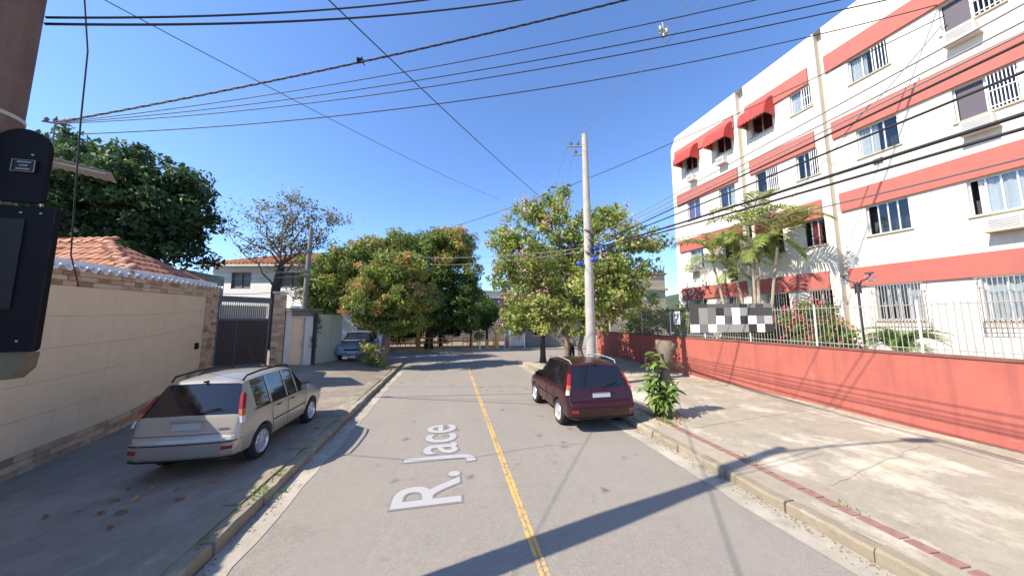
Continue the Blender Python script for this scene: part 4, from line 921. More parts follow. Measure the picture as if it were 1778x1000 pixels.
for i, (lab, p0, p1, sag, r, m) in enumerate(CABS):
    p0, p1 = Vector(p0), Vector(p1); n = 40; mb = MB(); pts = []
    r6 = random.Random(i)
    for k in range(n + 1):
        t = k / n; p = p0.lerp(p1, t); p.z -= 4 * sag * t * (1 - t); pts.append(p)
    if lab.startswith('twisted'):
        fine = [pts[int(q)].lerp(pts[min(int(q) + 1, n)], q - int(q)) for q in [j / 8 for j in range(n * 8)]]
        for ph in (0, math.pi * 2 / 3, math.pi * 4 / 3):
            mb.tube([p + Vector((0, math.cos(j * .42 + ph), math.sin(j * .42 + ph))) * .016 for j, p in enumerate(fine)], .011, 5)
    else: mb.tube(pts, r, 6)
    o = part('cable', mb, M[m], None, smooth=True); tag(o, lab, 'cable', 'overhead cables')
mb = MB(); mb.tube([(-4.38, 4.2, 6.9), (-4.40, 4.39, 6.29), (-4.38, 4.48, 5.69), (-4.40, 4.54, 4.82), (-4.6, 4.8, 4.1), (-5.3, 5.6, 3.35), (-5.9, 6.4, 2.98)], .008, 6)
tag(part('cable', mb, M['cable'], None, smooth=True), 'loose cable hanging down beside the brown pole to the tiled wall', 'cable', 'overhead cables')
spc = thing('cable_spacer', 'grey spacer clamp with insulators holding the paired power lines in the sky', 'cable spacer', (4.62, 5.5, 8.95))
for dx, dz in ((-.06, 0), (.1, -.03), (.02, -.14)):
    mb = MB(); mb.lathe([(0, -.07), (.045, -.06), (.03, -.02), (.05, .02), (.03, .05), (0, .07)], (4.62 + dx, 5.5, 8.93 + dz), 8); part('insulator', mb, M['steel'], spc, smooth=True)
mb = MB()
for a, b in (((-.12, 0, .02), (.16, 0, -.04)), ((.0, 0, .16), (.02, 0, -.2)), ((-.1, 0, -.14), (.14, 0, .1))): mb.tube([Vector((4.62, 5.5, 8.93)) + Vector(a), Vector((4.62, 5.5, 8.93)) + Vector(b)], .014, 6)
part('clamp', mb, M['strap'], spc)
p0, p1 = Vector(CABS[0][1]), Vector(CABS[0][2]); t = .352; q = p0.lerp(p1, t); q.z -= 4 * .3 * t * (1 - t)
cc = thing('cable_clamp', 'small dark clamp fixed on the twisted cable in the sky', 'cable clamp', q)
mb = MB(); mb.box((0, 0, .05), (.16, .05, .08), rz=.3); mb.tube([(-.02, 0, .06), (.04, .01, .16)], .014, 5); mb.tube([(.05, 0, .04), (.10, .02, -.06)], .012, 5); part('body', mb, M['black'], cc, world=False)
# ------------------------------------------------------------------ trees and plants
def tree(name, label, base, trunk, blobs, ncl, per, clr, size, m, bark, seed, tintf=None, nbr=12, droop=.3, shell=.5, aspect=.45, group=None, br_r=.05, flat=.75, forks=None):
    t = thing(name, label, 'tree', base, 0, group); rng = random.Random(seed); off = Vector(base)
    tb_ = MB(); P = [Vector(p) for p, r in trunk]; fine = []; rad = []
    for i in range(len(P) - 1):
        for k in range(4):
            q = k / 4; fine.append(P[i].lerp(P[i + 1], q) + Vector((rng.uniform(-1, 1), rng.uniform(-1, 1), 0)) * trunk[i][1] * .12); rad.append(trunk[i][1] + (trunk[i + 1][1] - trunk[i][1]) * q)
    fine.append(P[-1]); rad.append(trunk[-1][1]); rad[0] *= 1.25
    tb_.tube(fine, rad, 12)
    for a, b, r0, r1 in (forks or []): branchy(tb_, a, b, r0, r1, rng, 6, .1, 9)
    part('trunk', tb_, M[bark], t, smooth=True, world=True)
    cl = crown(t, 'crown', blobs, ncl, per, clr, size, M[m], seed, tintf, aspect, shell, droop, flat=flat)
    bb = MB(); tops = [P[-1]] + [Vector(f[1]) for f in (forks or [])]
    for c, d in rng.sample(cl, min(nbr, len(cl))):
        c = Vector(c); a = min(tops, key=lambda q: (q - c).length); mid = a.lerp(c, .5); branchy(bb, a, c, br_r, br_r * .2, rng, 5, .16, 6)
    if nbr: part('branches', bb, M[bark], t, smooth=True)
    return t, cl
# big dark tree left
tree('broadleaf_tree', 'big dark green tree rising behind the clay roof at left', (-16, 19, 0), [((-16, 19, 0), .45), ((-15.8, 19, 4), .35), ((-15.5, 18.8, 6.5), .25)],
     [((-15.3, 18.6, 8.9), (2.9, 2.6, 2.2)), ((-17.2, 18.8, 9.4), (2.2, 2.4, 2.0)), ((-13.6, 18.2, 8.0), (1.5, 1.9, 1.9)), ((-14.2, 18.5, 6.5), (2.0, 2.0, 1.3)), ((-16.8, 18.2, 6.6), (2.4, 2.2, 1.6)), ((-18.6, 18.6, 8.2), (1.8, 2.2, 2.4))],
     520, 75, .48, .26, 'lf_dark', 'barkdark', 3, lambda c, rg: .30 + .06 * (c[2] - 8.5) + rg.normal() * .14, nbr=26, br_r=.12, shell=.45)
# bare tree
bt_ = thing('bare_tree', 'half bare tree with thin twigs in front of the white house', 'tree', (-10.4, 22, 0)); rng = random.Random(5); mb = MB(); mb2 = MB()
T0 = Vector((-10.5, 22, 0)); T1 = Vector((-10.5, 22, 4.4)); T2 = Vector((-10.3, 22, 5.9))
mb.tube([T0, T0.lerp(T1, .5) + Vector((.05, 0, 0)), T1, T2], [.34, .28, .25, .2], 10); part('trunk', mb, M['barkdark'], bt_, smooth=True)
ends = []
for tgt in ((-13.2, 21.8, 7.9), (-12.4, 22.4, 8.9), (-11.5, 21.5, 9.2), (-10.2, 22.3, 9.9), (-9.2, 21.7, 9.9), (-8.2, 22.2, 9.5), (-7.6, 21.6, 8.5), (-8.6, 22.1, 7.3), (-12.9, 22.2, 7.1), (-7.9, 22.0, 7.6)):
    pts = branchy(mb2, T2 if tgt[2] > 7.4 else T1, tgt, .075, .018, rng, 6, .16, 7)
    for k in range(9):
        a = pts[rng.randint(2, 6)]; e = a + Vector((rng.uniform(-1, 1), rng.uniform(-1, 1), rng.uniform(-.25, .9))) * rng.uniform(.6, 1.3)
        p2 = branchy(mb2, a, e, .020, .006, rng, 4, .2, 5); ends.append(e)
        for q in range(4):
            a2 = p2[rng.randint(1, 4)]; e2 = a2 + Vector((rng.uniform(-1, 1), rng.uniform(-1, 1), rng.uniform(-.3, .8))) * rng.uniform(.3, .7); mb2.tube([a2, a2.lerp(e2, .5) + Vector((0, 0, .04)), e2], [.010, .008, .004], 4); ends.append(e2)
part('branches', mb2, M['bark'], bt_, smooth=True)
rg = np.random.default_rng(4); P = []; N = []; T = []
for e in ends:
    k = rg.integers(6, 16) if e.x > -11.2 else rg.integers(1, 7)
    for _ in range(k): P.append(np.array(e) + rg.normal(size=3) * .22); N.append(np.array([0, 0, 1.])); T.append(rg.uniform(.1, .9))
link('leaves', leafmesh('leaves', np.array(P) - np.array(bt_.location), np.array(N), .17, np.array(T), M['lf_olive'], .5, rg), bt_)
# mango trees
def mtint(bias, ref, k=.10):
    def f(c, rg): return np.clip(bias + k * (c[0] - ref[0]) * 0 + rg.normal() * .16 + (.26 if rg.random() < .33 else 0) - .05 * max(0, ref[2] - c[2]), 0, 1)
    return f
tree('mango_tree', 'mango tree with rusty new leaves standing on the left kerb', (-3.05, 16.7, .1), [((-3.05, 16.7, 0), .26), ((-2.95, 16.75, 1.4), .20), ((-2.8, 16.8, 2.5), .15)],
     [((-3.0, 16.6, 3.9), (1.75, 1.6, 1.5)), ((-2.5, 16.9, 5.0), (1.4, 1.4, 1.1)), ((-3.9, 16.5, 3.0), (1.0, 1.2, .9)), ((-1.9, 17.1, 3.6), (1.4, 1.4, 1.3)), ((-2.4, 16.8, 2.4), (1.1, 1.1, .8))],
     360, 80, .36, .21, 'lf_mango', 'bark', 8, mtint(.40, (-3, 16, 4)), nbr=14, droop=.6, aspect=.3)
tree('mango_tree', 'dense green mango tree behind, left of the rusty one', (-6.4, 20.3, .3), [((-6.4, 20.3, .2), .28), ((-6.3, 20.3, 2.5), .22), ((-6.2, 20.3, 4), .16)],
     [((-6.3, 19.9, 5.2), (1.9, 1.7, 1.6)), ((-5.0, 20.2, 5.0), (1.6, 1.6, 1.7)), ((-6.6, 19.7, 3.7), (1.5, 1.4, 1.1)), ((-4.8, 20.3, 6.7), (1.2, 1.3, .9)), ((-7.2, 20, 4.6), (1.0, 1.2, 1.0))],
     330, 75, .42, .24, 'lf_mango', 'bark', 9, mtint(.30, (-6, 20, 5)), nbr=14, droop=.6, aspect=.32)
tree('mango_tree', 'tall dark mango tree with orange tips beyond the side street', (-1.4, 26.8, .1), [((-1.4, 26.8, 0), .36), ((-1.3, 26.8, 2.6), .28), ((-1.1, 26.8, 4.6), .2)],
     [((-1.6, 26.0, 6.6), (2.6, 2.2, 2.3)), ((.7, 26.4, 6.4), (2.0, 2.0, 2.2)), ((-1.6, 25.9, 2.9), (2.3, 1.5, 1.2)), ((1.2, 26.0, 3.0), (1.5, 1.4, 1.1)), ((-.3, 26.2, 8.6), (2.3, 2.0, 1.5)), ((1.4, 26.2, 5.0), (1.7, 1.8, 1.4)), ((-2.4, 26, 4.3), (2.2, 1.8, 1.5)), ((.3, 26, 3.8), (1.9, 1.7, 1.3)), ((-3.4, 26.4, 8.6), (1.4, 1.4, 1.1)), ((1.0, 26.4, 8.2), (1.3, 1.5, 1.2)), ((.6, 26.2, 9.3), (1.4, 1.3, 1.0))],
     740, 75, .5, .29, 'lf_mango', 'barkdark', 10, lambda c, rg: np.clip(.22 + .10 * (c[2] - 6) * (c[0] > -1) + rg.normal() * .13 + (.25 if rg.random() < .12 else 0), 0, 1), nbr=18, droop=.6, aspect=.3, br_r=.08)
tree('mango_tree', 'green mango tree behind, rising between the two nearer mango trees', (-6.2, 28, .1), [((-6.2, 28, 0), .3), ((-6.1, 28, 5), .2)],
     [((-5.6, 27.6, 7.4), (2.0, 1.8, 1.6)), ((-4.4, 27.6, 8.9), (1.5, 1.5, 1.1)), ((-7.6, 27.8, 6.4), (1.7, 1.6, 1.5)), ((-5.2, 27.6, 5.2), (2.0, 1.6, 1.4)), ((-3.3, 27.2, 7.6), (1.8, 1.5, 1.6))], 330, 60, .5, .28, 'lf_mango', 'barkdark', 12, mtint(.26, (-5, 27, 7)), nbr=8, droop=.5, aspect=.32)
# flowering street trees on the right
fb = [((4.7, 14.2, 5.9), (2.1, 1.8, 1.9)), ((6.6, 13.3, 5.5), (2.2, 1.9, 1.8)), ((8.5, 13.0, 5.4), (1.5, 1.5, 1.2)), ((4.6, 13.8, 7.6), (1.1, 1.2, .8)), ((6.9, 13.2, 7.1), (.9, 1.1, .7)), ((6.0, 13.5, 3.6), (1.9, 1.6, 1.2)), ((8.0, 13.2, 3.5), (1.1, 1.3, .8)), ((3.5, 14.6, 5.2), (1.2, 1.4, 1.3)), ((2.7, 14.8, 6.3), (.8, .9, .8)), ((7.7, 13.2, 7.5), (.8, .8, .5)), ((5.2, 13.8, 8.4), (.6, .7, .5)), ((9.7, 13, 6.3), (.8, .8, .5)), ((2.6, 14.9, 4.6), (.7, .9, .7)), ((4.9, 13.7, 3.0), (1.4, 1.2, 1.1)), ((6.9, 13.3, 2.8), (1.0, 1.2, .8)), ((5.9, 13.0, 2.3), (.8, .8, .6)), ((6.5, 12.2, 3.9), (1.5, .9, 1.1)), ((7.0, 11.9, 3.0), (.9, .7, .7)), ((3.3, 14.2, 7.6), (.8, .8, .7))]
ft1, fcl = tree('flowering_tree', 'pink flowering street tree with forked trunk behind the concrete pole', (5.8, 13.3, .12), [((5.27, 13.3, .1), .13), ((5.30, 13.3, 1.2), .11), ((5.4, 13.4, 2.4), .10)], fb, 760, 40, .36, .165, 'lf_flower', 'bark', 15,
     lambda c, rg: .45 + rg.normal() * .16, nbr=60, droop=.15, aspect=.62, shell=.5, br_r=.055, forks=[((5.88, 13.25, .1), (6.25, 13.2, 3.0), .13, .07), ((5.30, 13.3, 1.2), (5.0, 13.9, 3.4), .10, .06), ((5.5, 13.4, 2.4), (5.9, 13.3, 5.0), .09, .05)])
def petals(parent, cl, n, per, size, m, seed, r=.22, push=.25):
    rg = np.random.default_rng(seed); P = []; N = []; off = np.array(wloc(parent))
    for k in rg.choice(len(cl), n):
        c, d = cl[k]; c = np.array(c) + np.array(d) * push + rg.normal(size=3) * .12
        for _ in range(rg.integers(2, per)): P.append(c + rg.normal(size=3) * r - off); N.append(np.array(d))
    return link('blossoms', leafmesh('blossoms', np.array(P), np.array(N), size, rg.uniform(0, 1, len(P)), m, .7, rg), parent)
petals(ft1, fcl, 260, 16, .095, M['pink'], 16, .13, .36)
fb2 = [((4.9, 17.2, 4.0), (1.8, 1.5, 1.4)), ((6.5, 17.3, 4.6), (1.8, 1.5, 1.7)), ((4.6, 17.0, 2.9), (1.6, 1.3, .9)), ((6.4, 17.2, 3.0), (1.5, 1.4, .9)), ((5.3, 17.4, 5.8), (1.5, 1.4, 1.2)), ((3.9, 16.9, 2.3), (1.1, 1.1, .7)), ((5.6, 16.8, 2.2), (1.2, 1.1, .6))]
ft2, fcl2 = tree('flowering_tree', 'pink flowering street tree with one dark straight trunk near the corner', (5.35, 17.0, .12), [((5.35, 17.0, .1), .17), ((5.33, 17.0, 1.5), .13), ((5.4, 17.1, 3), .1)], fb2, 360, 40, .40, .18, 'lf_flower', 'barkdark', 18, lambda c, rg: .5 + rg.normal() * .16, nbr=20, droop=.3, aspect=.62, shell=.4)
petals(ft2, fcl2, 120, 14, .10, M['pink'], 19, .14, .33)
# shrubs behind the far part of the fence
for i, (x, y, z, rx, ry, rz, lab) in enumerate(((11.0, 15.6, 2.4, .9, 1.6, .9, 'loose shrub behind the far fence, nearest the beige building'), (10.9, 12.9, 2.3, .7, 1.0, .75, 'shrub behind the fence beside the white sign'), (10.8, 9.3, 1.75, .55, 1.2, .45, 'low green plants behind the fence under the banner'))):
    t = thing('shrub', lab, 'shrub', (x, y, 1.1)); crown(t, 'foliage', [((x, y, z), (rx, ry, rz))], 90, 34, .26, .13, M['lf_flower'], 30 + i, lambda c, rg: .4 + rg.normal() * .15, .55, .4)
    mb = MB(); rng = random.Random(i)
    for k in range(5): branchy(mb, (x, y, 1.0), (x + rng.uniform(-.4, .4), y + rng.uniform(-.6, .6), z + .2), .025, .008, rng, 4, .2, 5)
    part('stems', mb, M['bark'], t, smooth=True)
sr = thing('shrub', 'rounded shrub full of red flowers behind the fence right of the banner', 'shrub', (10.75, 7.5, 1.1))
scl = crown(sr, 'foliage', [((10.75, 7.35, 2.25), (.55, .85, .72)), ((10.7, 6.8, 1.85), (.45, .55, .4)), ((10.75, 8.1, 2.05), (.45, .5, .55))], 240, 40, .17, .085, M['lf_bright'], 41, lambda c, rg: .35 + rg.normal() * .16, .55, .5)
petals(sr, scl, 330, 10, .065, M['redpetal'], 42, .06, .12)
mb = MB(); rng = random.Random(3)
for k in range(7): branchy(mb, (10.75, 7.4, 1.1), (10.75 + rng.uniform(-.4, .4), 7.4 + rng.uniform(-.8, .8), 2.2), .02, .007, rng, 4, .2, 5)
part('stems', mb, M['bark'], sr, smooth=True)
# frond builder (cycad and palms)
def frond_mesh(name, L, arch, nleaf, ll, lw, m, droopy, seed, rad=.014, vee=.5):
    """arching midrib along +X with leaflets down both sides"""
    rg = random.Random(seed); mb = MB(); pts = []
    for i in range(13):
        t = i / 12; pts.append(Vector((L * (t - .10 * arch * t * t), 0, L * (arch * .42 * math.sin(min(1, t * 1.05) * math.pi * .62) - arch * .62 * t ** 2.4))))
    mb.tube(pts, [rad * (1 - .8 * i / 12) for i in range(13)], 5); V = []; F = []; T = [.75] * len(mb.v)
    for k in range(nleaf):
        t = .10 + .89 * k / nleaf; i = min(int(t * 12), 11); p = pts[i].lerp(pts[i + 1], t * 12 - i); d = (pts[i + 1] - pts[i]).normalized()
        l = ll * (math.sin(math.pi * min(1, .18 + t * .85)) ** .6) * rg.uniform(.85, 1.1)
        for s in (-1, 1):
            side = Vector((0, s, 0)); upv = side.cross(d) * s; upv = upv if upv.z > 0 else -upv
            dr = (d * rg.uniform(.45, .7) + side * .9 + upv * (vee * rg.uniform(.6, 1.3))).normalized(); e = p + dr * l - Vector((0, 0, droopy * l * rg.uniform(.6, 1.4)))
            m_ = p.lerp(e, .5) + Vector((0, 0, droopy * l * .25)); w = d * lw
            o = len(mb.v) + len(V); V += [p - w * .4, m_ - w * .5, e, m_ + w * .5, p + w * .4]; F += [(o, o + 1, o + 3, o + 4), (o + 1, o + 2, o + 3)]; T += [min(1, max(0, .45 + rg.gauss(0, .15)))] * 5
    mb.v += [tuple(q) for q in V]; mb.f += F; mb.m += [0] * len(F); me = mb.mesh(name, m, fix=False)
    a = me.attributes.new('tint', 'FLOAT', 'POINT'); a.data.foreach_set('value', T); return me
cy = thing('cycad', 'low cycad with stiff arching fronds behind the fence', 'plant', (11.0, 5.62, 1.45)); rng = random.Random(9)
mb = MB(); mb.tube([(0, 0, -.35), (0, 0, .05), (0, 0, .12)], [.17, .16, .06], 10); part('stem', mb, M['barkdark'], cy, world=False)
cyf = [frond_mesh('frond', 1.05, 1.0, 60, .19, .016, M['lf_bright'], .0, k, .012, .45) for k in range(3)]
for k in range(34):
    o = link('frond', cyf[k % 3], cy, (0, 0, .1)); el = (.15, .55, .95, 1.2)[k % 4] + rng.uniform(-.1, .1); s = rng.uniform(.78, 1.08); o.rotation_euler = (rng.uniform(-.2, .2), -el * .75, k * 2.4 + rng.uniform(-.2, .2)); o.scale = (s, s, s)
# palms
def palm_frond(name, L, el, bend, seed):
    """pinnate palm frond: midrib rising at el and bending down by bend along its length, leaflets hanging off both sides"""
    rg = random.Random(seed); mb = MB(); pts = [Vector((0, 0, 0))]; n = 16
    for i in range(n):
        an = el - bend * (i / n) ** 1.15; pts.append(pts[-1] + Vector((math.cos(an), 0, math.sin(an))) * L / n)
    mb.tube(pts, [.020 - .016 * i / n for i in range(n + 1)], 5); T = [.9] * len(mb.v); V = []; F = []; nl = 32
    for k in range(nl):
        t = .16 + .83 * k / nl; i = min(int(t * n), n - 1); p = pts[i].lerp(pts[i + 1], t * n - i); d = (pts[i + 1] - pts[i]).normalized(); upv = Vector((-d.z, 0, d.x))
        l = .60 * math.sin(math.pi * min(1, .22 + t * .74)) ** .7 * rg.uniform(.85, 1.12)
        for s_ in (-1, 1):
            dr = (d * rg.uniform(.5, .8) + Vector((0, s_, 0)) * .85 + upv * rg.uniform(.1, .45)).normalized(); m_ = p + dr * l * .55; e = p + dr * l * .92 - Vector((0, 0, l * rg.uniform(.15, .38)))
            w = d * .026; o = len(mb.v) + len(V); V += [p - w * .5, m_ - w, e, m_ + w, p + w * .5]; F += [(o, o + 1, o + 3, o + 4), (o + 1, o + 2, o + 3)]; T += [min(1, max(0, (.80 if rg.random() < .12 else .42) + rg.gauss(0, .16)))] * 5
    mb.v += [tuple(q) for q in V]; mb.f += F; mb.m += [0] * len(F); me = mb.mesh(name, M['lf_palm'], fix=False); a = me.attributes.new('tint', 'FLOAT', 'POINT'); a.data.foreach_set('value', T); return me
pf = [palm_frond('frond', L, R(el), R(be), 50 + k) for k, (L, el, be) in enumerate(((1.75, 78, 95), (1.95, 62, 110), (2.0, 42, 105), (1.85, 22, 90), (1.6, 2, 70), (1.2, -35, 45)))]
def palm(label, bx, by, tx, ty, h, seed, nf=9, s0=1.12):
    t = thing('palm_tree', label, 'palm tree', (bx, by, 1.1), 0, 'areca palms before the apartment block'); rng = random.Random(seed)
    P = [Vector((0, 0, -.1)), Vector(((tx - bx) * .25, (ty - by) * .25, (h - 1.1) * .35)), Vector(((tx - bx) * .62, (ty - by) * .62, (h - 1.1) * .7)), Vector((tx - bx, ty - by, h - 1.1))]
    fine = []
    for i in range(3):
        for k in range(9): fine.append(P[i].lerp(P[i + 1], k / 9))
    fine.append(P[3]); mb = MB(); mb.tube(fine, [.058 - .018 * i / len(fine) + (.006 if i % 2 else 0) for i in range(len(fine))], 10); part('trunk', mb, M['palmtrunk'], t, world=False, smooth=60)
    mb = MB(); mb.tube([P[3] - Vector((0, 0, .05)), P[3] + Vector((0, 0, .35)), P[3] + Vector((0, 0, .7))], [.045, .045, .018], 8); part('crownshaft', mb, M['lf_bright'], t, world=False, smooth=True)
    for k in range(nf):
        o = link('frond', pf[k % 6], t, P[3] + Vector((0, 0, .30 + .12 * rng.random()))); s = s0 * rng.uniform(.85, 1.1)
        o.rotation_euler = (rng.uniform(-.15, .15), rng.uniform(-.12, .12), k * 2.4 + rng.uniform(-.3, .3)); o.scale = (s, s, s)
palm('leftmost palm, leaning left, at the far end of the palm clump', 11.95, 11.2, 12.0, 11.95, 5.05, 1, 9)
palm('shorter palm leaning left, second from the left in the clump', 11.9, 10.3, 11.92, 10.75, 4.1, 2, 7, .85)
palm('tallest straight palm in the middle of the clump', 11.9, 10.05, 11.88, 9.95, 5.75, 3, 9)
palm('thin palm just right of the tallest one', 11.86, 9.85, 11.86, 9.78, 4.9, 4, 6, .8)
palm('rightmost palm of the clump, leaning right above the red shrub', 11.88, 9.6, 11.85, 8.95, 5.15, 5, 9)
# garden lamps
def lamp(label, x, y, h, sc_):
    t = thing('garden_lamp', label, 'lamp post', (x, y, 1.1), 0, 'double globe lamps in the front garden')
    mb = MB(); mb.tube([(x, y, 1.1), (x, y, h)], .028, 8); mb.tube([(x, y, h - .28), (x, y, h - .1)], .05, 8)
    for k in (0, 1): mb.box((x, y + (.06 if k else -.06), h - .16), (.02, .02, .3))
    part('post', mb, M['lampblack'], t, smooth=40)
    for s in (-1, 1):
        mb = MB(); pts = [(x, y + s * .03, h - .1)] + [(x, y + s * (.03 + .24 * math.sin(an)), h + .12 - .24 * (math.cos(an) - 1) * .6 - .1) for an in [R(15 * i) for i in range(1, 8)]]; mb.tube(pts, .016, 6); arm = part('arm', mb, M['lampblack'], t, smooth=True)
        e = Vector(pts[-1]); mb = MB(); mb.lathe([(.0, .03), (.07, .02), (.09, -.015), (.0, -.02)], e, 12); part('shade', mb, M['lampblack'], arm, smooth=40)
        mb = MB(); mb.lathe([(.11 * math.sin(R(15 * i)), -.13 + .11 * math.cos(R(15 * i))) for i in range(13)], e, 14); part('globe', mb, M['globe'], arm, smooth=True)
lamp('black double globe lamp post between the red shrub and the cycad', 10.5, 6.05, 3.42, 1); lamp('black double globe lamp post at the far end by the banner', 11.5, 13.1, 3.7, 1)
# stump with broad leaf climber
st = thing('tree_stump', 'tall sawn grey tree stump on the right pavement', 'stump', (5.22, 6.86, .1)); mb = MB(); rng = random.Random(4)
pts = [Vector((5.20, 6.88, .05)), Vector((5.21, 6.87, .3)), Vector((5.24, 6.85, .9)), Vector((5.26, 6.84, 1.35)), Vector((5.28, 6.82, 1.6)), Vector((5.28, 6.81, 1.93))]
mb.tube(pts, [.19, .15, .115, .12, .165, .15], 14); mb.tube([(5.28, 6.80, 1.55), (5.36, 6.74, 1.75), (5.41, 6.70, 1.88)], [.09, .08, .06], 9); mb.tube([(5.24, 6.86, 1.5), (5.16, 6.9, 1.75), (5.14, 6.91, 1.95)], [.08, .07, .05], 8)
part('trunk', mb, M['barkpale'], st, smooth=True)
ch = thing('climbing_plant', 'broad leaved green plant growing round the foot of the grey stump', 'plant', (5.12, 6.86, .1)); mb = MB(); rng = random.Random(12); tips = []
for k in range(16):
    an = rng.uniform(0, 6.28); r_ = rng.uniform(.1, .42); h = rng.uniform(.4, 1.2) if k > 7 else rng.uniform(1.15, 1.6); c = Vector((5.08, 6.84, .1)); e = c + Vector((math.cos(an) * r_, math.sin(an) * r_, h)); tips.append((c, e)); branchy(mb, c + Vector((math.cos(an) * .08, math.sin(an) * .08, 0)), e, .018, .009, rng, 5, .15, 6)
part('stems', mb, M['lf_olive'], ch, smooth=True)
lv = []
for k in range(4):
    m2 = MB(); V = []; F = []; rg2 = random.Random(k); n = 5; L, Wd = 1.0, .30
    for i in range(n + 1):
        t = i / n; w = Wd * math.sin(math.pi * (t * .93 + .05)) ** .8 * .5; z = .10 * math.sin(t * 2.2) - .30 * t * t * (.6 + .3 * k); V += [(L * t, -w, z + .10 * w * 4 * .3), (L * t, 0, z), (L * t, w, z + .10 * w * 4 * .3)]
    for i in range(n):
        for q in (0, 1): F.append((3 * i + q, 3 * i + q + 3, 3 * i + q + 4, 3 * i + q + 1))
    m2.add(V, F); me = m2.mesh('leaf', M['lf_bright'], smooth=True, fix=False); a = me.attributes.new('tint', 'FLOAT', 'POINT'); a.data.foreach_set('value', [.25 + .2 * k] * len(me.vertices)); lv.append(me)
for k in range(295):
    c, e = tips[k % 16]; t = rng.uniform(.15, 1.05); p = c.lerp(e, t); o = link('leaf', lv[rng.randint(0, 3)], ch, p - Vector(ch.location)); s = rng.uniform(.21, .35)
    o.scale = (s, s, s); o.rotation_euler = (rng.uniform(-.6, .6), rng.uniform(-.75, .45), rng.uniform(0, 6.28))
lt = thing('leaf_litter', 'scrap of dry leaves lying at the foot of the stump', 'dry leaves', (5.4, 6.75, .13)); lt['kind'] = 'stuff'
rg = np.random.default_rng(7); n = 120; P = np.stack([5.25 + rg.normal(size=n) * .3, 6.75 + rg.normal(size=n) * .28, .15 + rg.random(n) * .02], 1); o = link('leaves', leafmesh('leaves', P - np.array(lt.location), np.tile([0, 0, 2.], (n, 1)), .055, rg.random(n), M['lf_dry'], .6, rg), lt); o['kind'] = 'stuff'
# bush at the foot of the mango tree
bs = thing('shrub', 'leafy sprout bush round the mango trunk beside the blue car', 'shrub', (-3.5, 16.4, .12)); crown(bs, 'foliage', [((-3.6, 16.3, .9), (.5, .55, .85)), ((-3.1, 16.2, .3), (.4, .3, .25))], 48, 16, .2, .13, M['lf_mango'], 71, lambda c, rg: .42 + rg.normal() * .1, .5, .4)
mb = MB(); rng = random.Random(2)
for k in range(5): branchy(mb, (-3.5, 16.35, .12), (-3.55 + rng.uniform(-.3, .3), 16.3 + rng.uniform(-.3, .3), 1.3), .02, .008, rng, 4, .2, 5)
part('stems', mb, M['bark'], bs)
# kerb weeds
wd = MB(); rng = random.Random(31); T = []
for cx, cy_, nb, s in ((-2.42, 5.5, 22, .05), (-2.40, 5.05, 34, .06), (-2.38, 4.8, 18, .05), (-2.43, 6.55, 18, .05), (-2.2, 5.2, 25, .04), (5.0, 4.55, 14, .05), (4.85, 3.2, 18, .05), (4.9, 6.4, 50, .10), (-2.4, 4.2, 20, .06)):
    for k in range(nb):
        b = Vector((cx + rng.gauss(0, .05), cy_ + rng.gauss(0, .14), .12 if cx != -2.2 else .01)); an = rng.uniform(0, 6.28); l = s * rng.uniform(.5, 1.2); d = Vector((math.cos(an), math.sin(an), 0)); q = Vector((-d.y, d.x, 0)) * .006
        m_ = b + d * l * .3 + Vector((0, 0, l * .7)); e = b + d * l * .9 + Vector((0, 0, l * .8)); wd.add([b - q, b + q, m_ + q, m_ - q, e], [(0, 1, 2, 3), (3, 2, 4)]); T += [rng.uniform(.3, .9)] * 5
wo_ = part('grass', wd, M['lf_bright'], None, fix=False, kind='stuff'); a = wo_.data.attributes.new('tint', 'FLOAT', 'POINT'); a.data.foreach_set('value', T); tag(wo_, 'small tufts of grass and weeds in the kerb cracks', 'weeds')
# fallen leaves on the shaded pavement
lp0 = []
for k in range(3):
    m2 = MB(); V = []; F = []; n = 5
    for i in range(n + 1):
        t = i / n; w = .32 * math.sin(math.pi * (t * .9 + .06)); z = .1 * math.sin(t * 3 + k) ; V += [(t - .5, -w, z + .16 + .05 * k), (t - .5, 0, z), (t - .5, w, z + .12)]
    for i in range(n):
        for q in (0, 1): F.append((3 * i + q, 3 * i + q + 3, 3 * i + q + 4, 3 * i + q + 1))
    m2.add(V, F); me = m2.mesh('fallen_leaf', M['lf_dry'], smooth=True, fix=False); a = me.attributes.new('tint', 'FLOAT', 'POINT'); a.data.foreach_set('value', [.25 + .3 * k] * len(me.vertices)); lp0.append(me)
rng = random.Random(44); spots = [(-3.75, 4.85), (-3.30, 5.05), (-3.85, 5.15), (-3.98, 4.9), (-4.1, 5.2), (-4.3, 5.0), (-4.55, 4.95), (-3.55, 5.35), (-3.9, 5.45), (-4.2, 5.5), (-3.2, 5.5), (-4.7, 4.6), (-3.6, 4.55), (-2.9, 7.0), (-2.75, 6.6), (-2.65, 7.6)]
for k, (x, y) in enumerate(spots):
    o = link('fallen_leaf', lp0[k % 3], None, (x, y, zl(x, y) + .012)); s = rng.uniform(.05, .09) if k > 4 else rng.uniform(.09, .13); o.scale = (s, s, s); o.rotation_euler = (rng.uniform(-.2, .2), rng.uniform(-.2, .2), rng.uniform(0, 6.28))
    tag(o, 'dry fallen leaf lying on the shaded pavement by the silver car', 'leaf', 'fallen leaves behind the silver car')

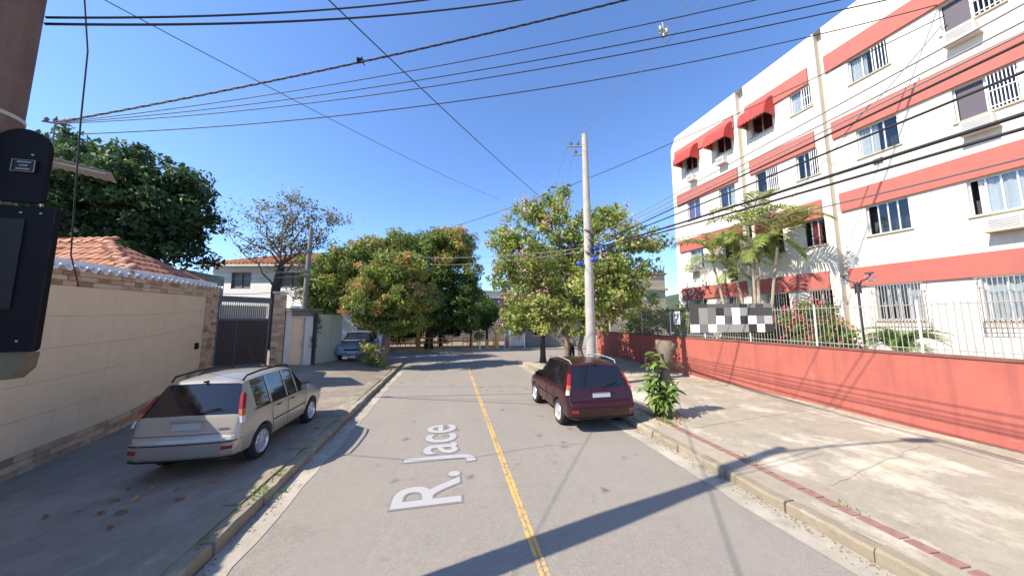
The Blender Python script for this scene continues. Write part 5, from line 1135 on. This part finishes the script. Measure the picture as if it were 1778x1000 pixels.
# ------------------------------------------------------------------ vehicles
def section(s):
    y, zt, w, wt, zb, zbelt, crown_ = s
    zk = min(zbelt, zt - .02); zm = zb + (zk - zb) * .45
    P = [(0, zb), (w * .80, zb), (w * .955, zb + .05), (w * .985, zb + .14), (w, zm), (w * .995, zm + (zk - zm) * .55), (w * .965, zk), (wt + (w * .955 - wt) * .5, zk + (zt - zk) * .5), (wt, zt - crown_ * .9), (wt * .90, zt - crown_ * .35), (wt * .5, zt - .006), (0, zt)]
    return [(x, y, z) for x, z in P]
def car(label, paint, loc, rz, bottom=.27, wagon=True, detail=True, badge=None, extras=None):
    t = thing('parked_car', label, 'car', loc, rz)
    L = 3.55
    #      y    ztop  w    wt   zbot belt crown
    S = [(0.00, .54, .66, .62, .34, .50, .03), (.03, .60, .735, .69, .30, .56, .03), (.075, .645, .775, .72, .27, .60, .03), (.095, .70, .785, .725, .265, .64, .02), (.125, .86, .795, .725, .26, .80, .02), (.15, .925, .80, .72, .26, .86, .015), (.40, 1.375, .80, .585, .25, .885, .03), (.46, 1.415, .80, .58, .25, .885, .05),
         (.56, 1.43, .80, .58, .25, .885, .06), (.98, 1.455, .80, .585, .25, .88, .06), (1.05, 1.458, .80, .585, .25, .88, .06), (1.56, 1.455, .80, .583, .25, .87, .06), (1.62, 1.452, .80, .58, .25, .87, .06), (1.98, 1.42, .80, .565, .25, .865, .06), (2.06, 1.40, .80, .56, .25, .862, .05), (2.50, 1.0, .79, .62, .25, .86, .02), (2.56, .965, .79, .66, .25, .85, .03), (2.85, .90, .785, .68, .26, .80, .04), (3.20, .80, .77, .66, .27, .70, .04), (3.42, .68, .72, .60, .29, .60, .03), (3.52, .58, .66, .55, .32, .53, .02), (3.55, .52, .58, .50, .36, .48, .02)]
    if not wagon:
        S[5:9] = [(.15, .80, .80, .70, .26, .77, .02), (.62, .90, .80, .66, .25, .87, .02), (.66, .93, .80, .65, .25, .88, .02), (.93, 1.37, .80, .57, .25, .885, .05)]
    rows = [section(s) for s in S]; n = 12; bm = bmesh.new(); VV = []
    for r in rows:
        right = [bm.verts.new(p) for p in r]; left = [bm.verts.new((-p[0], p[1], p[2])) for p in r[1:-1]]
        VV.append(right + left[::-1])          # closed ring of 22
    k = len(VV[0]); fs = {}
    for i in range(len(VV) - 1):
        for j in range(k):
            f = bm.faces.new((VV[i][j], VV[i][(j + 1) % k], VV[i + 1][(j + 1) % k], VV[i + 1][j])); f.smooth = True; f.material_index = 0; fs[i, j] = f
    bm.faces.new(VV[0][::-1]); bm.faces.new(VV[-1])
    bm.normal_update()
    # glass faces: j 6,7 (side, right) and mirrored 14,15 ; top 8..13 for screens
    def sidej(i): return [(i, 6), (i, 7), (i, 14), (i, 15)]
    glass = {}
    if wagon:
        for q in (8, 9, 10, 11, 12, 13): glass[5, q] = 3
        for i in (8,): 
            for a in sidej(i): glass[a] = 1
    else:
        for q in (9, 10, 11, 12): glass[7, q] = 3
    for i in (10, 12, 14) if wagon else (8, 10, 12, 14):
        for a in sidej(i): glass[a] = 1
    for q in (8, 9, 10, 11, 12, 13): glass[14, q] = 2
    for key, mi in glass.items(): fs[key].material_index = mi
    bmesh.ops.recalc_face_normals(bm, faces=bm.faces); me = bpy.data.meshes.new('body'); bm.to_mesh(me); bm.free()
    for _ in range(4): me.materials.append(paint)
    body = link('body', me, t)
    # wheel arches cut out
    cut = MB(); RW = .285
    for yy in (.76, 2.76):
        for s in (-1, 1): cut.lathe([(0, -.13), (RW + .05, -.13), (RW + .05, .13), (0, .13)], (s * .76, yy, RW), 28, axis='X')
    cme = cut.mesh('cut', paint); co = link('cut', cme, t); md = body.modifiers.new('b', 'BOOLEAN'); md.operation = 'DIFFERENCE'; md.object = co; md.solver = 'EXACT'
    bpy.context.view_layer.update(); dg = bpy.context.evaluated_depsgraph_get(); nm = bpy.data.meshes.new_from_object(body.evaluated_get(dg)); body.modifiers.clear(); body.data = nm; bpy.data.objects.remove(co)
    nm.name = 'body'
    # split the glass off the body into panes of their own
    bm = bmesh.new(); bm.from_mesh(nm); groups = {}
    for f in bm.faces:
        if f.material_index in (1, 2, 3):
            c = f.calc_center_median(); key = ('side_window', c.x > 0, 0 if c.y < .99 else 1 if c.y < 1.6 else 2 if c.y < 2.03 else 3) if f.material_index == 1 else ('windscreen',) if f.material_index == 2 else ('rear_window',)
            groups.setdefault(key, []).append(f)
    for key, fl in groups.items():
        V = {}; vl = []; F = []
        for f in fl:
            idx = []
            for v in f.verts:
                if v not in V: V[v] = len(vl); vl.append(v.co - f.normal * .008)
                idx.append(V[v])
            F.append(tuple(idx))
        m2 = MB(); m2.add(vl, F); part(key[0], m2, M['carglass'], t, world=False, smooth=True)
    bmesh.ops.delete(bm, geom=[f for fl in groups.values() for f in fl], context='FACES')
    bm.to_mesh(nm); bm.free(); nm.materials.clear(); nm.materials.append(paint); nm.polygons.foreach_set('use_smooth', [True] * len(nm.polygons)); nm.set_sharp_from_angle(angle=R(38))
    # dark cabin lining so the openings never show through
    inn = MB(); inn.box((0, 1.55, .72), (1.42, 2.3, .5)); part('cabin', inn, M['black'], t, world=False)
    def strip_(name, pts, r, m, parent=t, n=6, lab=None):
        q = MB(); q.tube(pts, r, n); return part(name, q, M[m], parent, world=False, smooth=True, label=lab)
    # window surrounds
    if wagon:
        for s in (-1, 1):
            strip_('window_trim', [(s * .775, y, z) for y, z in ((.50, .892), (1.0, .888), (1.6, .878), (2.06, .87), (2.5, .868))], .008, 'black')
            strip_('roof_rail', [(s * .56, .44, 1.40), (s * .575, .52, 1.475), (s * .58, .9, 1.505), (s * .58, 1.5, 1.505), (s * .572, 1.85, 1.48), (s * .56, 1.93, 1.43)], .017, extras or 'black', lab=None)
    # bumpers
    q = MB(); pts = [(-.805, .42, .47), (-.80, .16, .47), (-.745, .035, .47), (-.6, -.012, .47), (-.3, -.03, .47), (0, -.036, .47), (.3, -.03, .47), (.6, -.012, .47), (.745, .035, .47), (.80, .16, .47), (.805, .42, .47)]
    for a, b in zip(pts[:-1], pts[1:]):
        a, b = Vector(a), Vector(b); iu = Vector((0, .06, 0)) if abs(b.x - a.x) > abs(b.y - a.y) else Vector((-.05 if a.x > 0 else .05, 0, 0))
        q.add([a + Vector((0, 0, -.16)) + iu * .6, b + Vector((0, 0, -.16)) + iu * .6, b + Vector((0, 0, -.09)), a + Vector((0, 0, -.09)), a + Vector((0, 0, .10)), b + Vector((0, 0, .10)), b + Vector((0, 0, .135)) + iu * .8, a + Vector((0, 0, .135)) + iu * .8], [(0, 1, 2, 3), (3, 2, 5, 4), (4, 5, 6, 7)])
    bp_ = part('bumper', q, paint, t, world=False, smooth=45, fix=False)
    strip_('trim_strip', [(x, y - .004, .545) for x, y, z in pts[1:-1]], .008, 'black', bp_)
    strip_('lip', [(x * .99, y + .012, .315) for x, y, z in pts[1:-1]], .012, 'black', bp_)
    for s in (-1, 1):
        q = MB(); q.hexa([(s * .60, -.020, .43), (s * .735, .022, .43), (s * .735, .06, .43), (s * .60, .03, .43), (s * .60, -.020, .485), (s * .74, .022, .485), (s * .74, .06, .485), (s * .60, .03, .485)]); part('reflector', q, M['lampred'], t, world=False)
        # tall tail lamp up the rear pillar
        if wagon:
            A = [(.80, .130, .79), (.775, .150, .885), (.738, .205, .985), (.705, .26, 1.085), (.680, .305, 1.165), (.662, .335, 1.215)]
            for j in range(5):
                a, b = Vector(A[j]), Vector(A[j + 1]); wv = Vector((.048, .0, 0)); dv = Vector((.02, .07, .0))
                w0 = .95 if j < 4 else .7
                P = [a - wv, a + Vector((.006, -.0, 0)), a + dv, a + dv - wv, b - wv * w0, b + Vector((.006, 0, 0)), b + dv * w0, b + dv * w0 - wv * w0]
                off = Vector((.004, -.022, .0)); q = MB(); q.hexa([(s * (p + off).x, (p + off).y, (p + off).z) for p in P]); part('tail_lamp', q, M['lampclear' if j == 0 else 'lampamber' if j == 1 else 'lampred'], t, world=False, label='clear tail lamp segment' if j == 0 else 'amber tail lamp segment' if j == 1 else None)
        else:
            q = MB(); q.hexa([(s * .45, 3.42, .60), (s * .66, 3.33, .60), (s * .66, 3.42, .60), (s * .45, 3.50, .60), (s * .45, 3.36, .70), (s * .66, 3.26, .70), (s * .66, 3.38, .68), (s * .45, 3.45, .68)]); part('headlight', q, M['lampclear'], t, world=False)
        q = MB(); q.hexa([(s * .80, 2.12, .90), (s * .94, 2.10, .90), (s * .94, 2.2, .90), (s * .80, 2.26, .90), (s * .80, 2.12, 1.0), (s * .93, 2.10, 1.02), (s * .93, 2.19, 1.01), (s * .80, 2.25, .99)]); part('mirror', q, M['black'] if extras else paint, t, world=False, smooth=50)
        for yy in (1.18, 1.70): strip_('door_handle', [(s * .803, yy, .80), (s * .815, yy + .02, .805), (s * .815, yy + .11, .805), (s * .803, yy + .13, .80)], .011, 'black')
        for yy in (1.02, 1.585, 2.38): strip_('door_seam', [(s * .800, yy, .86), (s * .806, yy, .70), (s * .805, yy + (.02 if yy > 1.1 else .08), .36)], .0035, 'black')
        strip_('side_trim', [(s * .803, 1.08, .56), (s * .805, 1.5, .56), (s * .803, 2.36, .55)], .011, 'black')
    if wagon:
        strip_('tailgate_seam', [(-.735, .155, .93), (-.745, .11, .84), (-.73, .07, .66), (0, .055, .655), (.73, .07, .66), (.745, .11, .84), (.735, .155, .93)], .004, 'black')
        strip_('wiper', [(.05, .135, .945), (.2, .15, .985), (.42, .17, 1.01)], .011, 'black')
        q = MB(); q.box((0, .098, .775), (.42, .016, .105), mtx=Matrix.Rotation(-.16, 3, 'X')); part('number_plate', q, M['plate'], t, world=False)
        q = MB(); q.box((0, .098, .855), (.5, .03, .03)); part('plate_garnish', q, paint, t, world=False)
        if badge:
            q = MB(); 
            for k in range(6): q.box((.47 + .024 * k, .0885, .73 + .002 * k), (.017, .01, .022 if k else .03))
            part('badge', q, M['rim'], t, world=False)
        q = MB(); q.box((0, .42, 1.40), (.03, .12, .025)); q.tube([(0, 1.86, 1.43), (0, 1.6, 1.68)], .006, 5); part('antenna', q, M['black'], t, world=False)
    else:
        q = MB(); q.box((0, 3.545, .58), (.7, .03, .07)); part('grille', q, M['black'], t, world=False); q = MB(); q.box((0, 3.565, .44), (.38, .012, .1)); part('number_plate', q, M['plate'], t, world=False)
    # wheels
    ty = MB(); ty.lathe([(RW * .66, -.075), (RW * .9, -.085), (RW * .985, -.06), (RW, 0), (RW * .985, .06), (RW * .9, .085), (RW * .66, .075)], (0, 0, 0), 30, axis='X'); tyme = ty.mesh('tyre', M['tyre'], smooth=True)
    rm = MB(); rm.lathe([(RW * .70, .07), (RW * .66, .084), (RW * .60, .066), (RW * .58, .03), (0, .028)], (0, 0, 0), 30, axis='X')
    for k in range(8):
        an = 2 * math.pi * k / 8; m3 = Matrix.Rotation(an, 3, 'X'); rm.hexa([m3 @ Vector(p) for p in ((.03, -.028, .03), (.03, .028, .03), (.03, .02, RW * .62), (.03, -.02, RW * .62), (.07, -.018, .03), (.07, .018, .03), (.064, .012, RW * .62), (.064, -.012, RW * .62))])
    rm.lathe([(.055, .03), (.05, .078), (0, .082)], (0, 0, 0), 16, axis='X'); rmme = rm.mesh('rim', M['rim'], smooth=40)
    dk = MB(); dk.lathe([(RW * .58, .031), (RW * .2, .032)], (0, 0, 0), 24, axis='X'); dkme = dk.mesh('brake_disc', M['black'])
    for yy in (.76, 2.76):
        for s in (-1, 1):
            wo2 = link('wheel', tyme, t, (s * .715, yy, RW)); wo2.rotation_euler = (0, 0, 0 if s > 0 else math.pi)
            link('rim', rmme, wo2); link('brake_disc', dkme, wo2)
    return t
car('maroon estate car parked against the right kerb, roof rails grey', M['maroon'], (3.43, 6.50, 0), 0, extras='acgrille')
sv = car('champagne silver estate car parked on the left pavement in shade', M['silver'], (-3.73, 5.60, zl(-3.9, 6.9) + .005), R(-1.0), badge=True); sv.scale = (.87, .95, .95)
car('blue grey hatchback parked nose out beyond the green wall', M['bluecar'], (-4.70, 20.3, .44), R(180 + 3), wagon=False)

# ------------------------------------------------------------------ far end: barriers, posts, houses, little trees, hill
def barrier(x, y, rz, label, m='orange'):
    t = thing('barrier', label, 'barrier', (x, y, .12), rz, 'orange steel barriers along the far pavement'); q = MB(); W_, H_ = 1.25, .98
    q.box((-W_ / 2 + .035, 0, H_ / 2), (.07, .06, H_)); q.box((W_ / 2 - .035, 0, H_ / 2), (.07, .06, H_)); q.box((0, 0, H_ - .035), (W_ - .142, .06, .07)); q.box((0, 0, .05), (W_ - .142, .06, .07)); part('frame', q, M[m], t, world=False)
    for k in (-1, 1): q = MB(); q.box((k * .2, 0, H_ / 2), (.055, .05, H_ - .13)); part('bar', q, M[m], t, world=False)
    q = MB(); q.box((0, 0.002, H_ * .62), (W_ - .142, .04, .055)); part('bar', q, M[m], t, world=False)
    return t
bx0 = [(1.95, 'single orange steel barrier left of the ball topped bush'), (-.1, 'orange barrier in tree shade, first left of the lone one'), (-1.5, 'orange barrier in tree shade, second left of the lone one'), (-2.9, 'orange barrier in deep shade under the mango crown'), (-4.3, 'orange barrier beside the mango trunk')]
for x, lab in bx0: barrier(x, 25.95, 0, lab)
def ypost(x, y, label, h=1.75):
    t = thing('ornamental_post', label, 'post', (x, y, .1)); q = MB(); q.tube([(0, 0, 0), (0, 0, h * .78)], [.20, .17], 10); part('shaft', q, M['yelloworange'], t, world=False, smooth=40)
    for s in (-1, 1): q = MB(); q.tube([(0, 0, h * .76), (s * .18, 0, h * .88), (s * .42, 0, h)], [.16, .15, .12], 8); part('arm', q, M['yelloworange'], t, world=False, smooth=True)
ypost(4.2, 26.3, 'ochre Y shaped post beside the small white gate'); ypost(-2.2, 26.6, 'ochre Y shaped post in the shade of the mango trees', 1.9)
t = thing('clipped_bush', 'ball topped pale bush on a white post by the barrier', 'bush', (2.75, 26.1, .1)); q = MB(); q.tube([(2.75, 26.1, .1), (2.75, 26.1, .95)], .09, 8); part('post', q, M['whitepaint'], t); crown(t, 'foliage', [((2.75, 26.1, 1.2), (.42, .4, .3))], 60, 30, .15, .09, M['lf_flower'], 81, lambda c, rg: .7 + rg.normal() * .1, .5, .6)
q = MB(); q.box((3.35, 26.1, .5), (.28, .1, .8)); q.box((3.9, 26.1, .55), (.1, .1, .9)); tag(part('sign_board', q, M['orange'], None), 'small orange board between the bush and the ochre post', 'board')
wg = thing('gate', 'small white gate with red panel left of it on the far pavement', 'gate', (5.4, 26.6, .1)); q = MB()
for x in (4.95, 5.35, 6.7): q.box((x, 26.6, .75), (.09, .09, 1.3))
q.box((5.85, 26.62, .8), (1.7, .05, 1.0)); part('panel', q, M['whitepaint'], wg); q = MB(); q.box((5.15, 26.58, .65), (.34, .06, 1.0)); part('red_panel', q, M['band'], wg)
q = MB()
for k in range(9): q.box((5.5 + k * .15, 26.58, .8), (.025, .03, 1.05))
part('bars', q, M['lampblack'], wg)
hs = [('far_house', 'low tile roofed house behind the far barriers', -7.5, 40, 8, 3.2, 'greybldg', 'TL'), ('far_house', 'grey house with flat roof behind the small dark trees', 3.5, 44, 9, 5.6, 'greybldg', None), ('far_house', 'pinkish house with red post right of the white gate', 9.2, 29.5, 4.6, 3.4, 'greybldg', None), ('far_house', 'pale house far down the road between tree crowns', 8.5, 52, 8, 7.2, 'whitewall', None)]
for nme, lab, x, y, w, h, m, tl_ in hs:
    t = thing('house', lab, 'house', (x, y, 0)); q = MB(); q.box((x, y, h / 2 - .1), (w, 5, h)); part('wall', q, M[m], t)
    q = MB()
    if tl_: q.add([(x - w / 2 - .4, y - 3, h), (x + w / 2 + .4, y - 3, h), (x + w / 2 + .4, y + 3, h), (x - w / 2 - .4, y + 3, h), (x - w / 2 + 1.5, y, h + 1.3), (x + w / 2 - 1.5, y, h + 1.3)], [(0, 1, 5, 4), (1, 2, 5), (2, 3, 4, 5), (3, 0, 4)]); part('roof', q, TL[1], t)
    else: q.box((x, y, h + .02), (w + .5, 5.5, .24)); part('roof', q, M['beigebldg'], t)
    for k in range(int(w / 2.4)):
        for z in ([1.6] if h < 4 else [1.6, 4.3]):
            q = MB(); xx = x - w / 2 + 1.2 + k * 2.4; q.box((xx, y - 2.53, z), (1.0, .08, 1.0)); f = part('window', q, M['alu'], t); q = MB(); q.box((xx, y - 2.575, z), (.86, .02, .86)); part('pane', q, M['carglass'], f)
t = thing('wall', 'grey garage wall behind the flowering trees at the far corner', 'wall', (9.5, 21.5, 0)); q = MB(); q.box((12.2, 27.4, 1.3), (6.4, .3, 2.6)); part('panel', q, M['greybldg'], t); q = MB(); q.box((8.3, 27.25, 1.0), (.35, .35, 2.0)); part('pillar', q, M['band'], t)
for k in range(4): q = MB(); q.box((10.2 + k * 1.35, 27.22, 1.1), (1.2, .06, 1.9)); part('door_panel', q, M['whitewall'], t)
bb_ = thing('building', 'beige two storey building behind the flowering tree at right', 'building', (19, 30, 0)); q = MB(); q.box((18.2, 30, 3.55), (6.1, 6, 7.1)); part('wall', q, M['beigebldg'], bb_)
q = MB(); q.box((18.2, 30, 5.55), (6.5, 6.4, .2)); q.box((18.2, 30, 7.12), (6.4, 6.3, .16)); part('ledge', q, M['beigebldg'], bb_)
for x in (16.6, 19.6):
    q = MB(); q.box((x, 26.97, 4.9), (1.3, .1, .9)); f = part('window', q, M['alu'], bb_); q = MB(); q.box((x, 26.91, 4.9), (1.15, .02, .78)); part('pane', q, M['carglass'], f)
tree('small_tree', 'small lime green tree behind the lone orange barrier', (2.3, 30, 0), [((2.3, 30, 0), .12), ((2.3, 30, 1.6), .08)], [((2.2, 30, 2.9), (1.1, 1.0, 1.3))], 90, 50, .35, .2, 'lf_flower', 'bark', 91, lambda c, rg: .62 + rg.normal() * .1, nbr=5)
tree('small_tree', 'small dark green tree beside the lime green one', (3.9, 30.5, 0), [((3.9, 30.5, 0), .14), ((3.9, 30.5, 1.6), .1)], [((3.7, 30.4, 3.3), (1.5, 1.2, 1.4)), ((3.2, 30.3, 2.4), (1.2, 1, .9))], 140, 55, .38, .2, 'lf_bright', 'barkdark', 92, lambda c, rg: .25 + rg.normal() * .12, nbr=6)
tree('small_tree', 'dark bushy tree filling the gap under the mango crowns', (-.5, 31, 0), [((-.5, 31, 0), .2), ((-.5, 31, 2), .15)], [((-1.2, 31, 2.6), (2.6, 1.5, 1.9)), ((1.0, 31, 2.2), (1.5, 1.2, 1.3)), ((-4.2, 30.6, 2.2), (2.2, 1.2, 1.8))], 330, 55, .45, .24, 'lf_dark', 'barkdark', 93, lambda c, rg: .3 + rg.normal() * .12, nbr=6)
tree('small_tree', 'dull green tree left of the flowering trees beyond the side street', (7.4, 31, 0), [((7.4, 31, 0), .15), ((7.4, 31, 2), .1)], [((7.2, 31, 3.4), (1.8, 1.4, 1.5))], 130, 50, .42, .22, 'lf_olive', 'bark', 94, None, nbr=5)
hm = MB(); rgh = random.Random(6)
def hz(x, y):
    return -.4 + 15.5 * math.exp(-((x - 20) / 55) ** 2 - ((y - 150) / 40) ** 2) + 18 * math.exp(-((x - 140) / 60) ** 2 - ((y - 150) / 40) ** 2) + 11 * math.exp(-((x + 90) / 60) ** 2 - ((y - 170) / 40) ** 2) + 1.2 * math.sin(x * .21) * math.sin(y * .13) * (1 if y > 95 else 0)
grid(hm, -220, 240, 70, 85, 260, 24, hz); struct('hills', hm, M['hill'], smooth=True)

# ------------------------------------------------------------------ person under the flowering tree
pe = thing('person', 'person in white shirt and dark trousers standing behind the flowering tree trunks', 'person', (7.02, 16.9, .13), R(200))
def skin_body(name, J, E, m, parent, root, sub=2):
    me = bpy.data.meshes.new(name); me.from_pydata([j[0] for j in J], E, []); o = bpy.data.objects.new(name, me); COL.objects.link(o)
    sk = o.modifiers.new('s', 'SKIN'); lay_ = me.skin_vertices[0] if me.skin_vertices else None
    if lay_ is None:
        bpy.context.view_layer.update(); lay_ = me.skin_vertices[0]
    for i, j in enumerate(J): lay_.data[i].radius = (j[1], j[2] if len(j) > 2 else j[1]); lay_.data[i].use_root = (i == root)
    ss = o.modifiers.new('u', 'SUBSURF'); ss.levels = sub; ss.render_levels = sub
    bpy.context.view_layer.update(); dg = bpy.context.evaluated_depsgraph_get(); nm = bpy.data.meshes.new_from_object(o.evaluated_get(dg)); bpy.data.objects.remove(o)
    nm.materials.clear(); nm.materials.append(m); nm.polygons.foreach_set('use_smooth', [True] * len(nm.polygons)); nm.name = name
    return link(name, nm, parent)
J = [((0, 0, .95), .13, .10), ((0, 0, 1.15), .13, .095), ((0, 0, 1.36), .15, .10), ((0, 0, 1.46), .06), ((0, .01, 1.56), .055), ((0, .015, 1.64), .095, .11), ((0, .01, 1.72), .075, .09),
     ((.18, 0, 1.40), .055), ((.25, .0, 1.14), .042), ((.24, .08, .92), .034), ((.235, .11, .84), .03), ((-.18, 0, 1.40), .055), ((-.25, 0, 1.14), .042), ((-.24, .08, .92), .034), ((-.235, .11, .84), .03),
     ((.10, 0, .86), .09), ((.11, .02, .48), .062), ((.11, -.01, .09), .042), ((.11, .12, .04), .04), ((-.10, 0, .86), .09), ((-.11, .02, .48), .062), ((-.11, -.01, .09), .042), ((-.11, .12, .04), .04)]
E_ = [(0, 1), (1, 2), (2, 3), (3, 4), (4, 5), (5, 6), (2, 7), (7, 8), (8, 9), (9, 10), (2, 11), (11, 12), (12, 13), (13, 14), (0, 15), (15, 16), (16, 17), (17, 18), (0, 19), (19, 20), (20, 21), (21, 22)]
for s, b in ((1, 10), (-1, 14)):     # fingers and thumb
    for k in range(4):
        i = len(J); p = Vector(J[b][0]); fx = (k - 1.5) * .018; J += [((p.x, p.y + fx, p.z - .05), .009), ((p.x - s * .008, p.y + fx, p.z - .085 + abs(k - 1.5) * .006), .008)]; E_ += [(b, i), (i, i + 1)]
    i = len(J); J += [((p.x - s * .02, p.y + .04, p.z - .035), .010), ((p.x - s * .02, p.y + .05, p.z - .06), .008)]; E_ += [(b, i), (i, i + 1)]
skin_body('body', J, E_, M['skin'], pe, 0)
JS = [((0, 0, .93), .155, .115), ((0, 0, 1.15), .148, .11), ((0, 0, 1.37), .165, .112), ((0, 0, 1.46), .07), ((.185, 0, 1.40), .068), ((.245, 0, 1.18), .056), ((-.185, 0, 1.40), .068), ((-.245, 0, 1.18), .056)]
skin_body('shirt', JS, [(0, 1), (1, 2), (2, 3), (2, 4), (4, 5), (2, 6), (6, 7)], M['shirt'], pe, 0)
JT = [((0, 0, .95), .15, .112), ((.10, 0, .84), .10), ((.11, .02, .48), .074), ((.11, -.01, .10), .058), ((-.10, 0, .84), .10), ((-.11, .02, .48), .074), ((-.11, -.01, .10), .058)]
skin_body('trousers', JT, [(0, 1), (1, 2), (2, 3), (0, 4), (4, 5), (5, 6)], M['trousers'], pe, 0)
q = MB(); q.lathe([(.10 * math.sin(R(12 * i)), .10 * math.cos(R(12 * i))) for i in range(9)], (0, -.005, 1.685), 14); part('hair', q, M['hair'], pe, world=False, smooth=True)
q = MB()
for s in (-1, 1): q.lathe([(0, -.01), (.01, 0), (0, .01)], (s * .033, .118, 1.66), 8); q.lathe([(0, -.02), (.014, 0), (0, .02)], (s * .098, .01, 1.645), 8)
q.tube([(0, .115, 1.655), (0, .138, 1.625)], [.008, .013], 6); part('face', q, M['skin'], pe, world=False, smooth=True)
